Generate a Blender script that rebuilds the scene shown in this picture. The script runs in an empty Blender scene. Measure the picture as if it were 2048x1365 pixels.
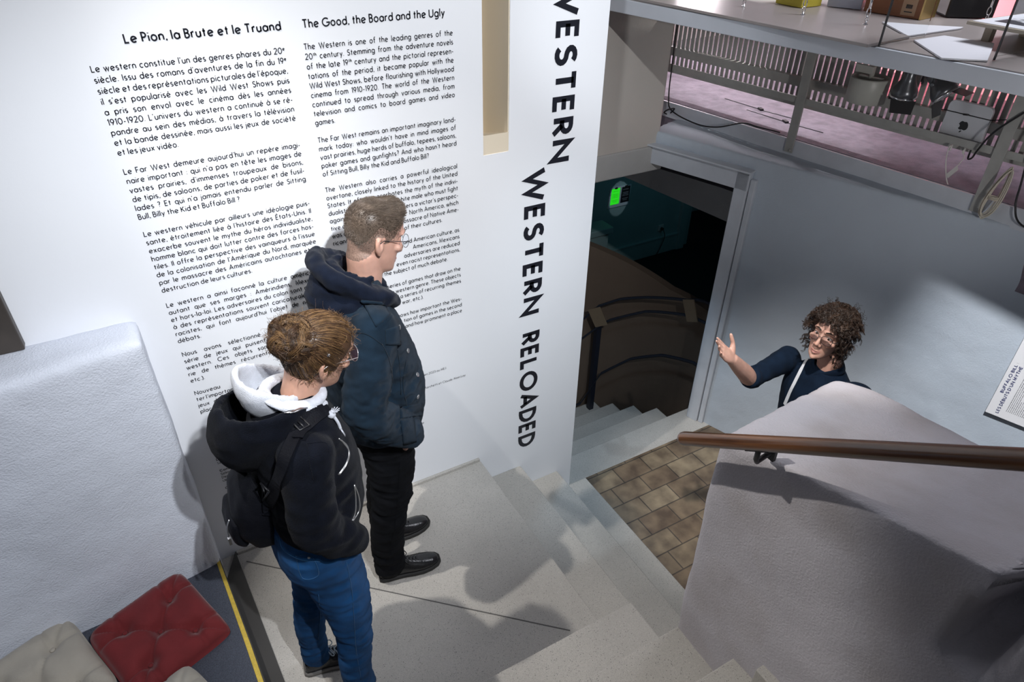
import bpy, math, random
import numpy as np
from mathutils import Vector, Matrix, noise

S = bpy.context.scene
COL = S.collection
random.seed(7)
RNG = np.random.default_rng(11)

# ---------------------------------------------------------------- camera
PITCH, ROLL, YAW, CAM_H = 0.606208, 0.0160821, 0.5263486, 2.67
fw = Vector((math.sin(YAW) * math.cos(PITCH), math.cos(YAW) * math.cos(PITCH), -math.sin(PITCH)))
rt = Vector((math.cos(YAW), -math.sin(YAW), 0.0))
up = rt.cross(fw)
rt2 = rt * math.cos(ROLL) + up * math.sin(ROLL)
up2 = -rt * math.sin(ROLL) + up * math.cos(ROLL)
cam_data = bpy.data.cameras.new('camera')
cam_data.sensor_width = 36.0
cam_data.lens = 1377.4 / 2048 * 36.0
cam_data.clip_start = 0.05
cam = bpy.data.objects.new('camera', cam_data)
COL.objects.link(cam)
m = Matrix((rt2, up2, -fw)).transposed().to_4x4()
m.translation = Vector((0, 0, CAM_H))
cam.matrix_world = m
S.camera = cam

# ---------------------------------------------------------------- world, exposure, lamps
S.view_settings.view_transform = 'Standard'
S.view_settings.look = 'None'
S.view_settings.exposure = 0.0
S.view_settings.gamma = 1.0
S.view_settings.use_curve_mapping = False
W = bpy.data.worlds.new('world')
S.world = W
W.use_nodes = True
W.node_tree.nodes['Background'].inputs[0].default_value = (0.80, 0.86, 1.0, 1)
W.node_tree.nodes['Background'].inputs[1].default_value = 0.10


def spot(name, loc, target, power, angle, blend=0.3, size=0.05, col=(1, 1, 1)):
    d = bpy.data.lights.new(name, 'SPOT')
    d.energy = power
    d.spot_size = math.radians(angle)
    d.spot_blend = blend
    d.shadow_soft_size = size
    d.color = col
    o = bpy.data.objects.new(name, d)
    COL.objects.link(o)
    o.location = loc
    o.rotation_euler = (Vector(target) - Vector(loc)).to_track_quat('-Z', 'Y').to_euler()
    return o


def area(name, loc, target, power, sx, sy, col=(1, 1, 1)):
    d = bpy.data.lights.new(name, 'AREA')
    d.energy = power
    d.shape = 'RECTANGLE'
    d.size = sx
    d.size_y = sy
    d.color = col
    o = bpy.data.objects.new(name, d)
    COL.objects.link(o)
    o.location = loc
    o.rotation_euler = (Vector(target) - Vector(loc)).to_track_quat('-Z', 'Y').to_euler()
    return o


# track spots over the landing that wash the lettered wall
spot('wall_wash_spot', (0.50, -1.05, 4.1), (1.02, 2.43, 1.75), 560, 50, 1.0, 0.03, (0.95, 0.975, 1.0))
spot('second_wall_spot', (0.66, -0.85, 4.1), (-0.34, 2.22, 0.95), 430, 42, 0.8, 0.03, (0.90, 0.94, 1.0))
spot('fascia_fill', (-0.3, 0.1, 2.75), (2.35, 2.75, 2.02), 130, 20, 0.9, 0.05, (0.90, 0.95, 1.0))  # added fill that brightens the counter fascia, not a track spot
spot('balustrade_fill', (1.7, -0.9, 1.98), (3.46, 2.15, 1.60), 80, 36, 0.9, 0.1, (1.0, 0.98, 0.97))  # invented light from the void side to lift the dark slat fronts
# spot close to the wall on the left that throws the visitors' shadows over the landing
spot('landing_spot', (-0.60, 1.92, 4.0), (1.40, 1.56, 0.0), 270, 45, 0.45, 0.03, (1.0, 0.97, 0.92))
spot('wall_end_cool_fill', (1.55, -0.3, 4.1), (1.80, 2.43, 0.25), 190, 30, 1.0, 0.05, (0.70, 0.86, 1.0))  # added cool light for the lower free end of the white wall
# spots over the brick lobby: small board on the right wall, parapet crest, the guide
spot('board_spot', (1.25, 0.25, 4.1), (3.55, 1.02, 0.60), 950, 21, 0.9, 0.05, (0.97, 0.98, 1.0))
spot('guide_spot', (1.1, 0.9, 4.3), (2.38, 1.60, 0.90), 640, 25, 0.9, 0.05, (1.0, 0.97, 0.95))
# added cool fill that gives the lower stairs their bluish tint
spot('stair_cool_fill', (2.45, 2.9, 1.0), (2.25, 2.7, -0.8), 24, 110, 0.9, 0.08, (0.50, 0.75, 1.0))
# exhibition rooms beyond: green-blue lamp downstairs, red and white lamps in the gallery
area('cellar_lamp', (5.4, 4.4, 0.8), (5.2, 6.1, -0.6), 1.5, 0.4, 0.4, (0.25, 0.78, 1.0))
spot('sheet_frame_spot', (4.97, 5.0, 0.6), (4.99, 6.1, -0.60), 14, 10.5, 0.05, 0.008, (0.75, 0.9, 1.0))
area('gallery_red_lamp', (4.8, 3.1, 1.9), (5.3, 2.9, 1.7), 12.0, 0.3, 0.5, (1.0, 0.10, 0.12))
spot('slat_spot', (3.595, 3.2, 2.9), (3.24, 3.1, 1.30), 90, 75, 0.5, 0.008, (1.0, 0.98, 0.95))
area('gallery_white_lamp', (4.2, 4.5, 2.3), (4.7, 3.3, 1.4), 30, 0.5, 0.5, (1.0, 0.90, 0.94))
area('counter_lamp', (3.6, 1.6, 3.9), (3.0, 1.8, 2.1), 36, 0.8, 0.8, (0.90, 0.92, 1.0))

# ---------------------------------------------------------------- materials
MATS = {}


def mat(name, col, rough=0.6, var=0.0, vscale=6.0, bump=0.0, bscale=60.0, metal=0.0, spec=0.5, emit=None, detail=6.0, sheen=0.0, coord='Object'):
    if name in MATS:
        return MATS[name]
    M = bpy.data.materials.new(name)
    M.use_nodes = True
    nt = M.node_tree
    b = nt.nodes['Principled BSDF']
    b.inputs['Base Color'].default_value = (*col, 1)
    b.inputs['Roughness'].default_value = rough
    b.inputs['Metallic'].default_value = metal
    b.inputs['Specular IOR Level'].default_value = spec
    if sheen:
        b.inputs['Sheen Weight'].default_value = sheen
        b.inputs['Sheen Roughness'].default_value = 0.4
    tc = nt.nodes.new('ShaderNodeTexCoord')
    if var:
        n = nt.nodes.new('ShaderNodeTexNoise')
        n.inputs['Scale'].default_value = vscale
        n.inputs['Detail'].default_value = detail
        nt.links.new(tc.outputs[coord], n.inputs['Vector'])
        r = nt.nodes.new('ShaderNodeValToRGB')
        r.color_ramp.elements[0].position = 0.3
        r.color_ramp.elements[1].position = 0.7
        r.color_ramp.elements[0].color = (*[max(0, c * (1 - var)) for c in col], 1)
        r.color_ramp.elements[1].color = (*[min(1, c * (1 + var)) for c in col], 1)
        nt.links.new(n.outputs['Fac'], r.inputs['Fac'])
        nt.links.new(r.outputs['Color'], b.inputs['Base Color'])
    if bump:
        n2 = nt.nodes.new('ShaderNodeTexNoise')
        n2.inputs['Scale'].default_value = bscale
        n2.inputs['Detail'].default_value = 5
        nt.links.new(tc.outputs[coord], n2.inputs['Vector'])
        bp = nt.nodes.new('ShaderNodeBump')
        bp.inputs['Strength'].default_value = bump
        bp.inputs['Distance'].default_value = 0.01
        nt.links.new(n2.outputs['Fac'], bp.inputs['Height'])
        nt.links.new(bp.outputs['Normal'], b.inputs['Normal'])
    if emit:
        b.inputs['Emission Color'].default_value = (*emit[:3], 1)
        b.inputs['Emission Strength'].default_value = emit[3]
    MATS[name] = M
    return M


def terrazzo(name, col, dark):
    M = bpy.data.materials.new(name)
    M.use_nodes = True
    nt = M.node_tree
    b = nt.nodes['Principled BSDF']
    b.inputs['Roughness'].default_value = 0.62
    tc = nt.nodes.new('ShaderNodeTexCoord')
    base = nt.nodes.new('ShaderNodeTexNoise')
    base.inputs['Scale'].default_value = 2.2
    base.inputs['Detail'].default_value = 8
    nt.links.new(tc.outputs['Object'], base.inputs['Vector'])
    r0 = nt.nodes.new('ShaderNodeValToRGB')
    r0.color_ramp.elements[0].position = 0.3
    r0.color_ramp.elements[1].position = 0.72
    r0.color_ramp.elements[0].color = (*[c * 0.86 for c in col], 1)
    r0.color_ramp.elements[1].color = (*[min(1, c * 1.12) for c in col], 1)
    nt.links.new(base.outputs['Fac'], r0.inputs['Fac'])
    prev = r0.outputs['Color']
    for sc, lo, hi, c, dim in ((190.0, 0.08, 0.15, dark, 0.13), (420.0, 0.14, 0.24, [x * 0.70 for x in col], 0.34), (300.0, 0.08, 0.16, [min(1, x * 1.35) for x in col], 0.16)):
        v = nt.nodes.new('ShaderNodeTexVoronoi')
        v.inputs['Scale'].default_value = sc
        nt.links.new(tc.outputs['Object'], v.inputs['Vector'])
        n = nt.nodes.new('ShaderNodeMath'); n.operation = 'LESS_THAN'
        # only some cells carry a chip
        sep = nt.nodes.new('ShaderNodeSeparateColor')
        nt.links.new(v.outputs['Color'], sep.inputs['Color'])
        n.inputs[1].default_value = dim
        nt.links.new(sep.outputs['Red'], n.inputs[0])
        rr = nt.nodes.new('ShaderNodeMapRange')
        rr.inputs['From Min'].default_value = hi * 2.4
        rr.inputs['From Max'].default_value = lo * 2.4
        nt.links.new(v.outputs['Distance'], rr.inputs['Value'])
        mu = nt.nodes.new('ShaderNodeMath'); mu.operation = 'MULTIPLY'
        nt.links.new(n.outputs[0], mu.inputs[0]); nt.links.new(rr.outputs['Result'], mu.inputs[1])
        mx = nt.nodes.new('ShaderNodeMix'); mx.data_type = 'RGBA'
        nt.links.new(mu.outputs[0], mx.inputs['Factor'])
        nt.links.new(prev, mx.inputs['A'])
        mx.inputs['B'].default_value = (*c, 1)
        prev = mx.outputs['Result']
    nt.links.new(prev, b.inputs['Base Color'])
    n2 = nt.nodes.new('ShaderNodeTexNoise'); n2.inputs['Scale'].default_value = 240
    nt.links.new(tc.outputs['Object'], n2.inputs['Vector'])
    bp = nt.nodes.new('ShaderNodeBump'); bp.inputs['Strength'].default_value = 0.25; bp.inputs['Distance'].default_value = 0.003
    nt.links.new(n2.outputs['Fac'], bp.inputs['Height']); nt.links.new(bp.outputs['Normal'], b.inputs['Normal'])
    return M


def plaster(name, col, lump=0.5, lscale=7.0, grain=0.35, gscale=130.0, stain=0.0, stain_col=(0.3, 0.27, 0.25), rough=0.85):
    """rough hand-trowelled plaster: low lumps + fine grain, optional grubby patches"""
    M = bpy.data.materials.new(name)
    M.use_nodes = True
    nt = M.node_tree
    b = nt.nodes['Principled BSDF']
    b.inputs['Roughness'].default_value = rough
    b.inputs['Specular IOR Level'].default_value = 0.25
    tc = nt.nodes.new('ShaderNodeTexCoord')

    def nz(s, d):
        n = nt.nodes.new('ShaderNodeTexNoise')
        n.inputs['Scale'].default_value = s
        n.inputs['Detail'].default_value = d
        nt.links.new(tc.outputs['Object'], n.inputs['Vector'])
        return n
    a, c = nz(lscale, 4), nz(gscale, 6)
    ad = nt.nodes.new('ShaderNodeMath'); ad.operation = 'MULTIPLY_ADD'
    ad.inputs[1].default_value = lump * 6
    nt.links.new(a.outputs['Fac'], ad.inputs[0])
    mg = nt.nodes.new('ShaderNodeMath'); mg.operation = 'MULTIPLY'; mg.inputs[1].default_value = grain
    nt.links.new(c.outputs['Fac'], mg.inputs[0]); nt.links.new(mg.outputs[0], ad.inputs[2])
    bp = nt.nodes.new('ShaderNodeBump'); bp.inputs['Strength'].default_value = 0.6; bp.inputs['Distance'].default_value = 0.008
    nt.links.new(ad.outputs[0], bp.inputs['Height']); nt.links.new(bp.outputs['Normal'], b.inputs['Normal'])
    s = nz(3.5, 9)
    r = nt.nodes.new('ShaderNodeValToRGB')
    r.color_ramp.elements[0].position = 0.42
    r.color_ramp.elements[1].position = 0.68
    r.color_ramp.elements[0].color = (*col, 1)
    e = [col[i] * (1 - stain) + stain_col[i] * stain for i in range(3)]
    r.color_ramp.elements[1].color = (*e, 1)
    nt.links.new(s.outputs['Fac'], r.inputs['Fac'])
    nt.links.new(r.outputs['Color'], b.inputs['Base Color'])
    return M


# ---------------------------------------------------------------- mesh helpers
class MB:
    def __init__(s):
        s.v = []; s.f = []; s.mi = []; s.sm = []

    def add(s, vs, fs, mi=0, smooth=False):
        b = len(s.v)
        s.v.extend([tuple(map(float, p)) for p in vs])
        for f in fs:
            s.f.append([b + i for i in f]); s.mi.append(mi); s.sm.append(smooth)
        return s

    def box(s, x0, y0, z0, x1, y1, z1, mi=0):
        vs = [(x, y, z) for z in (z0, z1) for y in (y0, y1) for x in (x0, x1)]
        return s.add(vs, [(0, 2, 3, 1), (4, 5, 7, 6), (0, 1, 5, 4), (2, 6, 7, 3), (0, 4, 6, 2), (1, 3, 7, 5)], mi)

    def obox(s, c, ex, ey, ez, mi=0):
        c = np.array(c, float); ex = np.array(ex, float); ey = np.array(ey, float); ez = np.array(ez, float)
        vs = [c + a * ex + b * ey + d * ez for d in (-1, 1) for b in (-1, 1) for a in (-1, 1)]
        return s.add(vs, [(0, 2, 3, 1), (4, 5, 7, 6), (0, 1, 5, 4), (2, 6, 7, 3), (0, 4, 6, 2), (1, 3, 7, 5)], mi)

    def prism(s, poly, vec, mi=0, smooth=False):
        n = len(poly); v = np.array(vec, float)
        vs = [np.array(p, float) for p in poly] + [np.array(p, float) + v for p in poly]
        fs = [tuple(range(n))[::-1], tuple(range(n, 2 * n))]
        s.add(vs, fs, mi)
        b = len(s.v) - 2 * n
        for i in range(n):
            j = (i + 1) % n
            s.f.append([b + i, b + j, b + n + j, b + n + i]); s.mi.append(mi); s.sm.append(smooth)
        return s

    def rings(s, R, mi=0, cap=True, smooth=True, closed=False):
        k = len(R[0]); vs = [p for r in R for p in r]; fs = []
        m_ = len(R)
        for i in range(m_ if closed else m_ - 1):
            i2 = (i + 1) % m_
            for j in range(k):
                j2 = (j + 1) % k
                fs.append((i * k + j, i * k + j2, i2 * k + j2, i2 * k + j))
        if cap and not closed:
            fs.append(tuple(range(k))[::-1]); fs.append(tuple(range((m_ - 1) * k, m_ * k)))
        return s.add(vs, fs, mi, smooth)

    def tube(s, pts, r, n=8, mi=0, cap=True, up=None, flat=1.0, closed=False):
        P = [np.array(p, float) for p in pts]
        m_ = len(P)
        rr = [r] * m_ if np.isscalar(r) else list(r)
        R = []
        prev = None
        for i in range(m_):
            if closed:
                t = P[(i + 1) % m_] - P[i - 1]
            else:
                t = P[min(i + 1, m_ - 1)] - P[max(i - 1, 0)]
            t = t / (np.linalg.norm(t) + 1e-12)
            if prev is None:
                a = np.array(up, float) if up is not None else (np.array([0, 0, 1.0]) if abs(t[2]) < 0.9 else np.array([1.0, 0, 0]))
            else:
                a = prev
            a = a - t * (a @ t); a /= np.linalg.norm(a) + 1e-12
            prev = a
            b = np.cross(t, a)
            R.append([P[i] + rr[i] * (math.cos(q) * a * flat + math.sin(q) * b) for q in np.linspace(0, 2 * math.pi, n, endpoint=False)])
        return s.rings(R, mi, cap, True, closed)

    def lathe(s, prof, c=(0, 0, 0), n=24, ax=(0, 0, 1), mi=0, smooth=True):
        ax = np.array(ax, float); ax /= np.linalg.norm(ax)
        a = np.array([1.0, 0, 0]) if abs(ax[0]) < 0.9 else np.array([0, 1.0, 0])
        a = a - ax * (a @ ax); a /= np.linalg.norm(a); b = np.cross(ax, a)
        c = np.array(c, float)
        R = [[c + ax * h + max(r, 1e-5) * (math.cos(q) * a + math.sin(q) * b) for q in np.linspace(0, 2 * math.pi, n, endpoint=False)] for r, h in prof]
        return s.rings(R, mi, True, smooth)

    def ball(s, c, r, n=12, m_=8, mi=0):
        c = np.array(c, float); r = np.array([r] * 3 if np.isscalar(r) else r, float)
        R = []
        for i in range(m_ + 1):
            t = math.pi * i / m_
            R.append([c + r * np.array([max(math.sin(t), 1e-4) * math.cos(q), max(math.sin(t), 1e-4) * math.sin(q), -math.cos(t)]) for q in np.linspace(0, 2 * math.pi, n, endpoint=False)])
        return s.rings(R, mi, True, True)


def rawmesh(name, v, f, mi=None, sm=None):
    me = bpy.data.meshes.new(name)
    me.from_pydata([tuple(map(float, p)) for p in v], [], [list(map(int, q)) for q in f])
    if mi is not None and len(mi):
        me.polygons.foreach_set('material_index', list(mi))
    if sm is not None and len(sm):
        me.polygons.foreach_set('use_smooth', [bool(x) for x in sm])
    me.update()
    return me


def link(name, mb, mats, parent=None, bevel=0.0, kind=None, label=None, cat=None, group=None, segs=2):
    """link a mesh builder (world coordinates) as ONE object; children are stored relative to their parent's origin"""
    v = np.array(mb.v, float)
    if parent is not None:
        org = Vector(parent['_o'])
    else:
        org = Vector(((v[:, 0].min() + v[:, 0].max()) / 2, (v[:, 1].min() + v[:, 1].max()) / 2, v[:, 2].min()))
        if kind == 'structure':
            org = Vector((0, 0, 0))
    me = rawmesh(name, v - np.array(org), mb.f, mb.mi, mb.sm)
    for x in (mats if isinstance(mats, (list, tuple)) else [mats]):
        me.materials.append(x)
    o = bpy.data.objects.new(name, me)
    COL.objects.link(o)
    if parent is not None:
        o.parent = parent
    else:
        o.location = org
    o['_o'] = tuple(org)
    if bevel:
        b = o.modifiers.new('edge', 'BEVEL')
        b.width = bevel; b.segments = segs; b.limit_method = 'ANGLE'; b.angle_limit = math.radians(40)
    tag(o, label, cat, group, kind)
    return o


def tag(o, label=None, cat=None, group=None, kind=None):
    if label: o['label'] = label
    if cat: o['category'] = cat
    if group: o['group'] = group
    if kind: o['kind'] = kind
    return o


def empty(name, loc, label=None, cat=None, group=None, kind=None):
    o = bpy.data.objects.new(name, None)
    o.empty_display_size = 0.1
    COL.objects.link(o)
    o.location = loc
    o['_o'] = tuple(loc)
    return tag(o, label, cat, group, kind)


def evaluated(o):
    dg = bpy.context.evaluated_depsgraph_get()
    ev = o.evaluated_get(dg)
    me = bpy.data.meshes.new_from_object(ev)
    return me


def fuse(parts, voxel, smooth=4, fac=0.5):
    """union of closed meshes -> one continuous smooth surface (vertices, faces as numpy arrays)"""
    mb = MB()
    for p in parts:
        mb.add(p.v, p.f)
    me = rawmesh('fuse', mb.v, mb.f)
    o = bpy.data.objects.new('fuse', me)
    COL.objects.link(o)
    r = o.modifiers.new('r', 'REMESH'); r.mode = 'VOXEL'; r.voxel_size = voxel
    if smooth:
        s = o.modifiers.new('s', 'SMOOTH'); s.factor = fac; s.iterations = smooth
    bpy.context.view_layer.update()
    out = evaluated(o)
    n = len(out.vertices)
    v = np.empty(n * 3); out.vertices.foreach_get('co', v); v = v.reshape(-1, 3)
    f = [tuple(p.vertices) for p in out.polygons]
    no = np.empty(n * 3); out.vertices.foreach_get('normal', no); no = no.reshape(-1, 3)
    bpy.data.objects.remove(o); bpy.data.meshes.remove(me); bpy.data.meshes.remove(out)
    return v, f, no


def from_arrays(v, f):
    mb = MB()
    mb.v = [tuple(p) for p in v]; mb.f = [list(q) for q in f]; mb.mi = [0] * len(f); mb.sm = [True] * len(f)
    return mb


def n3(p, s, off=0.0):
    return noise.noise(Vector((p[0] * s + off, p[1] * s + off * 1.7, p[2] * s - off)))
# ================================================================ the setting
white = plaster('white_wall_paint', (0.86, 0.87, 0.90), 0.10, 2.2, 0.05, 90, 0.03, (0.7, 0.72, 0.76), 0.75)
rough_white = plaster('rough_white_plaster', (0.74, 0.77, 0.85), 0.40, 6.0, 0.75, 150, 0.12, (0.6, 0.61, 0.66))
grey_plaster = plaster('grey_wall_paint', (0.50, 0.56, 0.63), 0.30, 5.0, 0.25, 140, 0.22, (0.46, 0.49, 0.54))
parapet_mat = plaster('parapet_plaster', (0.50, 0.475, 0.505), 0.25, 6.0, 0.55, 150, 0.60, (0.36, 0.32, 0.31))
tan_wall = plaster('tan_wall_paint', (0.50, 0.46, 0.42), 0.2, 4.0, 0.1, 120, 0.15, (0.45, 0.42, 0.38))
concrete = plaster('lintel_concrete', (0.42, 0.41, 0.40), 0.4, 6.0, 0.5, 140, 0.3, (0.36, 0.34, 0.32))
frame_paint = mat('frame_paint', (0.56, 0.59, 0.64), 0.45, 0.06, 8, 0.1, 60)
terr = terrazzo('terrazzo', (0.46, 0.435, 0.40), (0.09, 0.085, 0.08))
beige = mat('warm_bounce_beige', (0.78, 0.68, 0.53), 0.8)  # lining of the slot: warm bounce light put into the colour
brown_wall = plaster('brown_wall_paint', (0.135, 0.10, 0.076), 0.2, 5.0, 0.2, 100, 0.2, (0.18, 0.14, 0.10))
teal_wall = mat('teal_wall_paint', (0.36, 0.50, 0.50), 0.8, 0.06, 3)
black_floor = mat('black_carpet', (0.015, 0.017, 0.018), 0.95)
ST = 'structure'

# wall with the lettering, pierced by one tall slot
mb = MB()
X0, X1, Y0, Y1 = -4.0, 1.84, 2.43, 2.68
sx0, sx1, sz0, sz1 = 1.263, 1.381, 1.77, 3.6
mb.box(X0, Y0, -0.9, sx0, Y1, 4.3)
mb.box(sx1, Y0, -1.6, X1, Y1, 4.3)
mb.box(sx0, Y0, -0.9, sx1, Y1, sz0 - 0.08)
mb.box(sx0, Y0, sz1, sx1, Y1, 4.3)
link('wall_front', mb, white, kind=ST)
mb = MB()
mb.prism([(sx0, Y0 + 0.002, sz0), (sx0, Y1, sz0 - 0.075), (sx0, Y1, sz0 - 0.08), (sx0, Y0 + 0.002, sz0 - 0.08)], (sx1 - sx0, 0, 0))
mb.box(sx0 - 0.002, Y1 - 0.01, sz0 - 0.08, sx1 + 0.002, Y1 + 0.01, sz1)
mb.box(sx1 - 0.004, Y0 + 0.004, sz0 - 0.07, sx1 + 0.002, Y1, sz1)
link('window_1', mb, beige, kind=ST)

# rough plastered plinth in front of the wall's left end
cs = [(-4.0, 2.10), (-0.93, 2.15), (-0.55, 2.19), (-0.128, 2.262), (-0.128, 2.44), (-4.0, 2.44)]
mb = MB(); mb.prism([(x, y, -0.1) for x, y in cs], (0, 0, 1.435))
hull = [mb]
v, f, no = fuse(hull, 0.022, 3)
for i in range(len(v)):
    p = v[i]
    v[i] = p + no[i] * (n3(p, 4.0) * 0.006 + n3(p, 14.0, 3) * 0.0025)
link('wall_left_plinth', from_arrays(v, f), rough_white, kind=ST)

# landing, lower stairs, brick lobby, cellar stairs
mb = MB(); mb.box(-3.0, 1.24, -0.9, 1.22, 2.43, 0.0); mb.box(-3.0, -0.5, -0.9, 0.25, 1.24, 0.0)
link('floor_landing', mb, terr, kind=ST, bevel=0.006)
mb = MB()
nx = [1.22, 1.48, 1.74, 1.965]
for k in range(1, 4):
    mb.box(nx[k - 1] - 0.02, 1.02, -0.9, nx[k], 2.43, -0.17 * k)
link('staircase_lower', mb, terr, kind=ST, bevel=0.006)
mb = MB()
for k in range(1, 9):
    mb.box(0.25, -1.2, 0.0, 1.31, 1.24 - 0.252 * (k - 1), 0.17 * k)
link('staircase_upper', mb, terr, kind=ST, bevel=0.006)
# step-shaped skirtings beside the stairs
mb = MB()
mb.box(-0.06, 2.415, -0.1, 1.215, 2.432, 0.018)
link('baseboard_front', mb, terr, kind=ST, bevel=0.004)
mb = MB()
for k in range(3, 9):
    y1 = 1.24 - 0.252 * (k - 1)
    mb.box(1.265, y1 - 0.30, 0.17 * k - 0.1, 1.31, y1 - 0.10, 0.17 * k + 0.11)
link('baseboard_parapet', mb, terr, kind=ST, bevel=0.004)
# dark expansion joint cut across the landing
mb = MB()
for a, b in (((0.471, 1.901), (1.085, 1.338)), ((-0.03, 2.36), (0.471, 1.901))):
    d = np.array([b[0] - a[0], b[1] - a[1], 0]); L = np.linalg.norm(d); d /= L
    w = np.array([-d[1], d[0], 0]) * 0.0025
    c = np.array([(a[0] + b[0]) / 2, (a[1] + b[1]) / 2, 0.0005])
    mb.obox(c, d * L / 2, w, (0, 0, 0.0006))
link('trim_1', mb, mat('joint_filler', (0.12, 0.115, 0.11), 0.9), kind=ST)

bm = bpy.data.materials.new('brick_paving'); bm.use_nodes = True
nt = bm.node_tree; b = nt.nodes['Principled BSDF']
tc = nt.nodes.new('ShaderNodeTexCoord'); br = nt.nodes.new('ShaderNodeTexBrick')
br.inputs['Scale'].default_value = 1.0
br.inputs['Brick Width'].default_value = 0.232; br.inputs['Row Height'].default_value = 0.142
br.inputs['Mortar Size'].default_value = 0.0045; br.inputs['Mortar Smooth'].default_value = 0.3
br.inputs['Color1'].default_value = (0.165, 0.122, 0.085, 1); br.inputs['Color2'].default_value = (0.25, 0.205, 0.145, 1)
br.inputs['Mortar'].default_value = (0.075, 0.062, 0.05, 1)
mp = nt.nodes.new('ShaderNodeMapping'); mp.inputs['Location'].default_value = (0.05, 0.02, 0)
nt.links.new(tc.outputs['Object'], mp.inputs['Vector']); nt.links.new(mp.outputs['Vector'], br.inputs['Vector'])
nz = nt.nodes.new('ShaderNodeTexNoise'); nz.inputs['Scale'].default_value = 9; nz.inputs['Detail'].default_value = 8
nt.links.new(tc.outputs['Object'], nz.inputs['Vector'])
cr = nt.nodes.new('ShaderNodeValToRGB'); cr.color_ramp.elements[0].position = 0.35; cr.color_ramp.elements[1].position = 0.7
cr.color_ramp.elements[0].color = (0.55, 0.5, 0.48, 1); cr.color_ramp.elements[1].color = (1.25, 1.2, 1.1, 1)
nt.links.new(nz.outputs['Fac'], cr.inputs['Fac'])
mx = nt.nodes.new('ShaderNodeMix'); mx.data_type = 'RGBA'; mx.blend_type = 'MULTIPLY'; mx.inputs['Factor'].default_value = 1
nt.links.new(br.outputs['Color'], mx.inputs['A']); nt.links.new(cr.outputs['Color'], mx.inputs['B'])
nt.links.new(mx.outputs['Result'], b.inputs['Base Color'])
b.inputs['Roughness'].default_value = 0.42
bp = nt.nodes.new('ShaderNodeBump'); bp.inputs['Strength'].default_value = 0.5; bp.inputs['Distance'].default_value = 0.004; bp.invert = True
nt.links.new(br.outputs['Fac'], bp.inputs['Height']); nt.links.new(bp.outputs['Normal'], b.inputs['Normal'])
mb = MB(); mb.box(1.965, 0.0, -0.9, 3.9, 2.555, -0.68)
link('floor_brick_lobby', mb, bm, kind=ST)

mb = MB()
mb.box(1.84, 2.555, -1.75, 3.16, 2.775, -0.678)
for k in range(1, 6):
    mb.box(1.6, 2.7, -1.75, 3.10, 2.775 + 0.265 * k, -0.68 - 0.17 * k)
link('staircase_cellar', mb, terr, kind=ST, bevel=0.006)

# right wall: runs at a slant from the door jamb towards the camera
NW = np.array([0.954, 0.3, 0.0]); DW = np.array([0.3, -0.954, 0.0])
J = np.array([3.13, 2.65, 0.0])
GN = np.array([0.9895, 0.1445, 0.0]); GD = np.array([0.1445, -0.9895, 0.0])


def wp(s, off, z):        # s metres from the jamb along the wall, off metres behind its face
    return J + DW * s + NW * off + np.array([0, 0, z])


def gp(y, d, z):          # a point of the gallery front, d = distance along its normal
    x = (d - GN[1] * y) / GN[0]
    return np.array([x, y, z])


mb = MB()
mb.prism([wp(0.0, 0, -0.9), wp(3.6, 0, -0.9), wp(3.6, 0.9, -0.9), wp(0.0, 0.14, -0.9)], (0, 0, 2.2))
mb.prism([wp(-0.72, 0, 1.22), wp(3.6, 0, 1.22), wp(3.6, 0.9, 1.22), wp(-0.72, 0.9, 1.22)], (0, 0, 0.08))
mb.prism([wp(-0.0, 0, 1.0), wp(3.6, 0, 1.0), wp(3.6, 0.14, 1.0), wp(0.0, 0.14, 1.0)], (0, 0, 0.25))
v, f, no = fuse([mb], 0.02, 3)
for i in range(len(v)):
    v[i] = v[i] + no[i] * (n3(v[i], 3.0) * 0.006 + n3(v[i], 9.0, 5) * 0.002)
link('wall_right', from_arrays(v, f), grey_plaster, kind=ST)
# door frame: jamb, head, thin stop strip
mb = MB()
mb.obox(wp(-0.03, 0.05, 0.27), DW * 0.042, NW * 0.085, (0, 0, 0.95))
mb.obox(wp(0.035, -0.006, 0.25), DW * 0.018, NW * 0.02, (0, 0, 0.93))
link('door_1', mb, frame_paint, kind=ST, bevel=0.006)
mb = MB()
mb.obox(wp(-0.33, 0.0, 1.163), DW * 0.345, NW * 0.035, (0, 0, 0.058))
mb.obox(wp(-0.33, -0.01, 1.224), DW * 0.355, NW * 0.05, (0, 0, 0.006))
link('trim_2', mb, frame_paint, kind=ST, bevel=0.004)
# tan pier and its concrete lintel over the cellar stairs
mb = MB(); mb.box(1.5, 3.28, 1.2, 2.962, 3.6, 3.2)
link('wall_back_pier', mb, tan_wall, kind=ST, bevel=0.012)
mb = MB(); mb.box(1.5, 3.265, 1.05, 3.0, 3.58, 1.215)
link('trim_3', mb, concrete, kind=ST, bevel=0.008)

# parapet between the two flights
mb = MB()
prof_near = [(1.30, 1.02), (1.30, -0.9)]


def top_z(x, y):
    return 1.30 + (1.0 - y) * 0.29 - (x - 1.3) * (0.20 + max(0, 1.0 - y) * 0.26)


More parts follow.
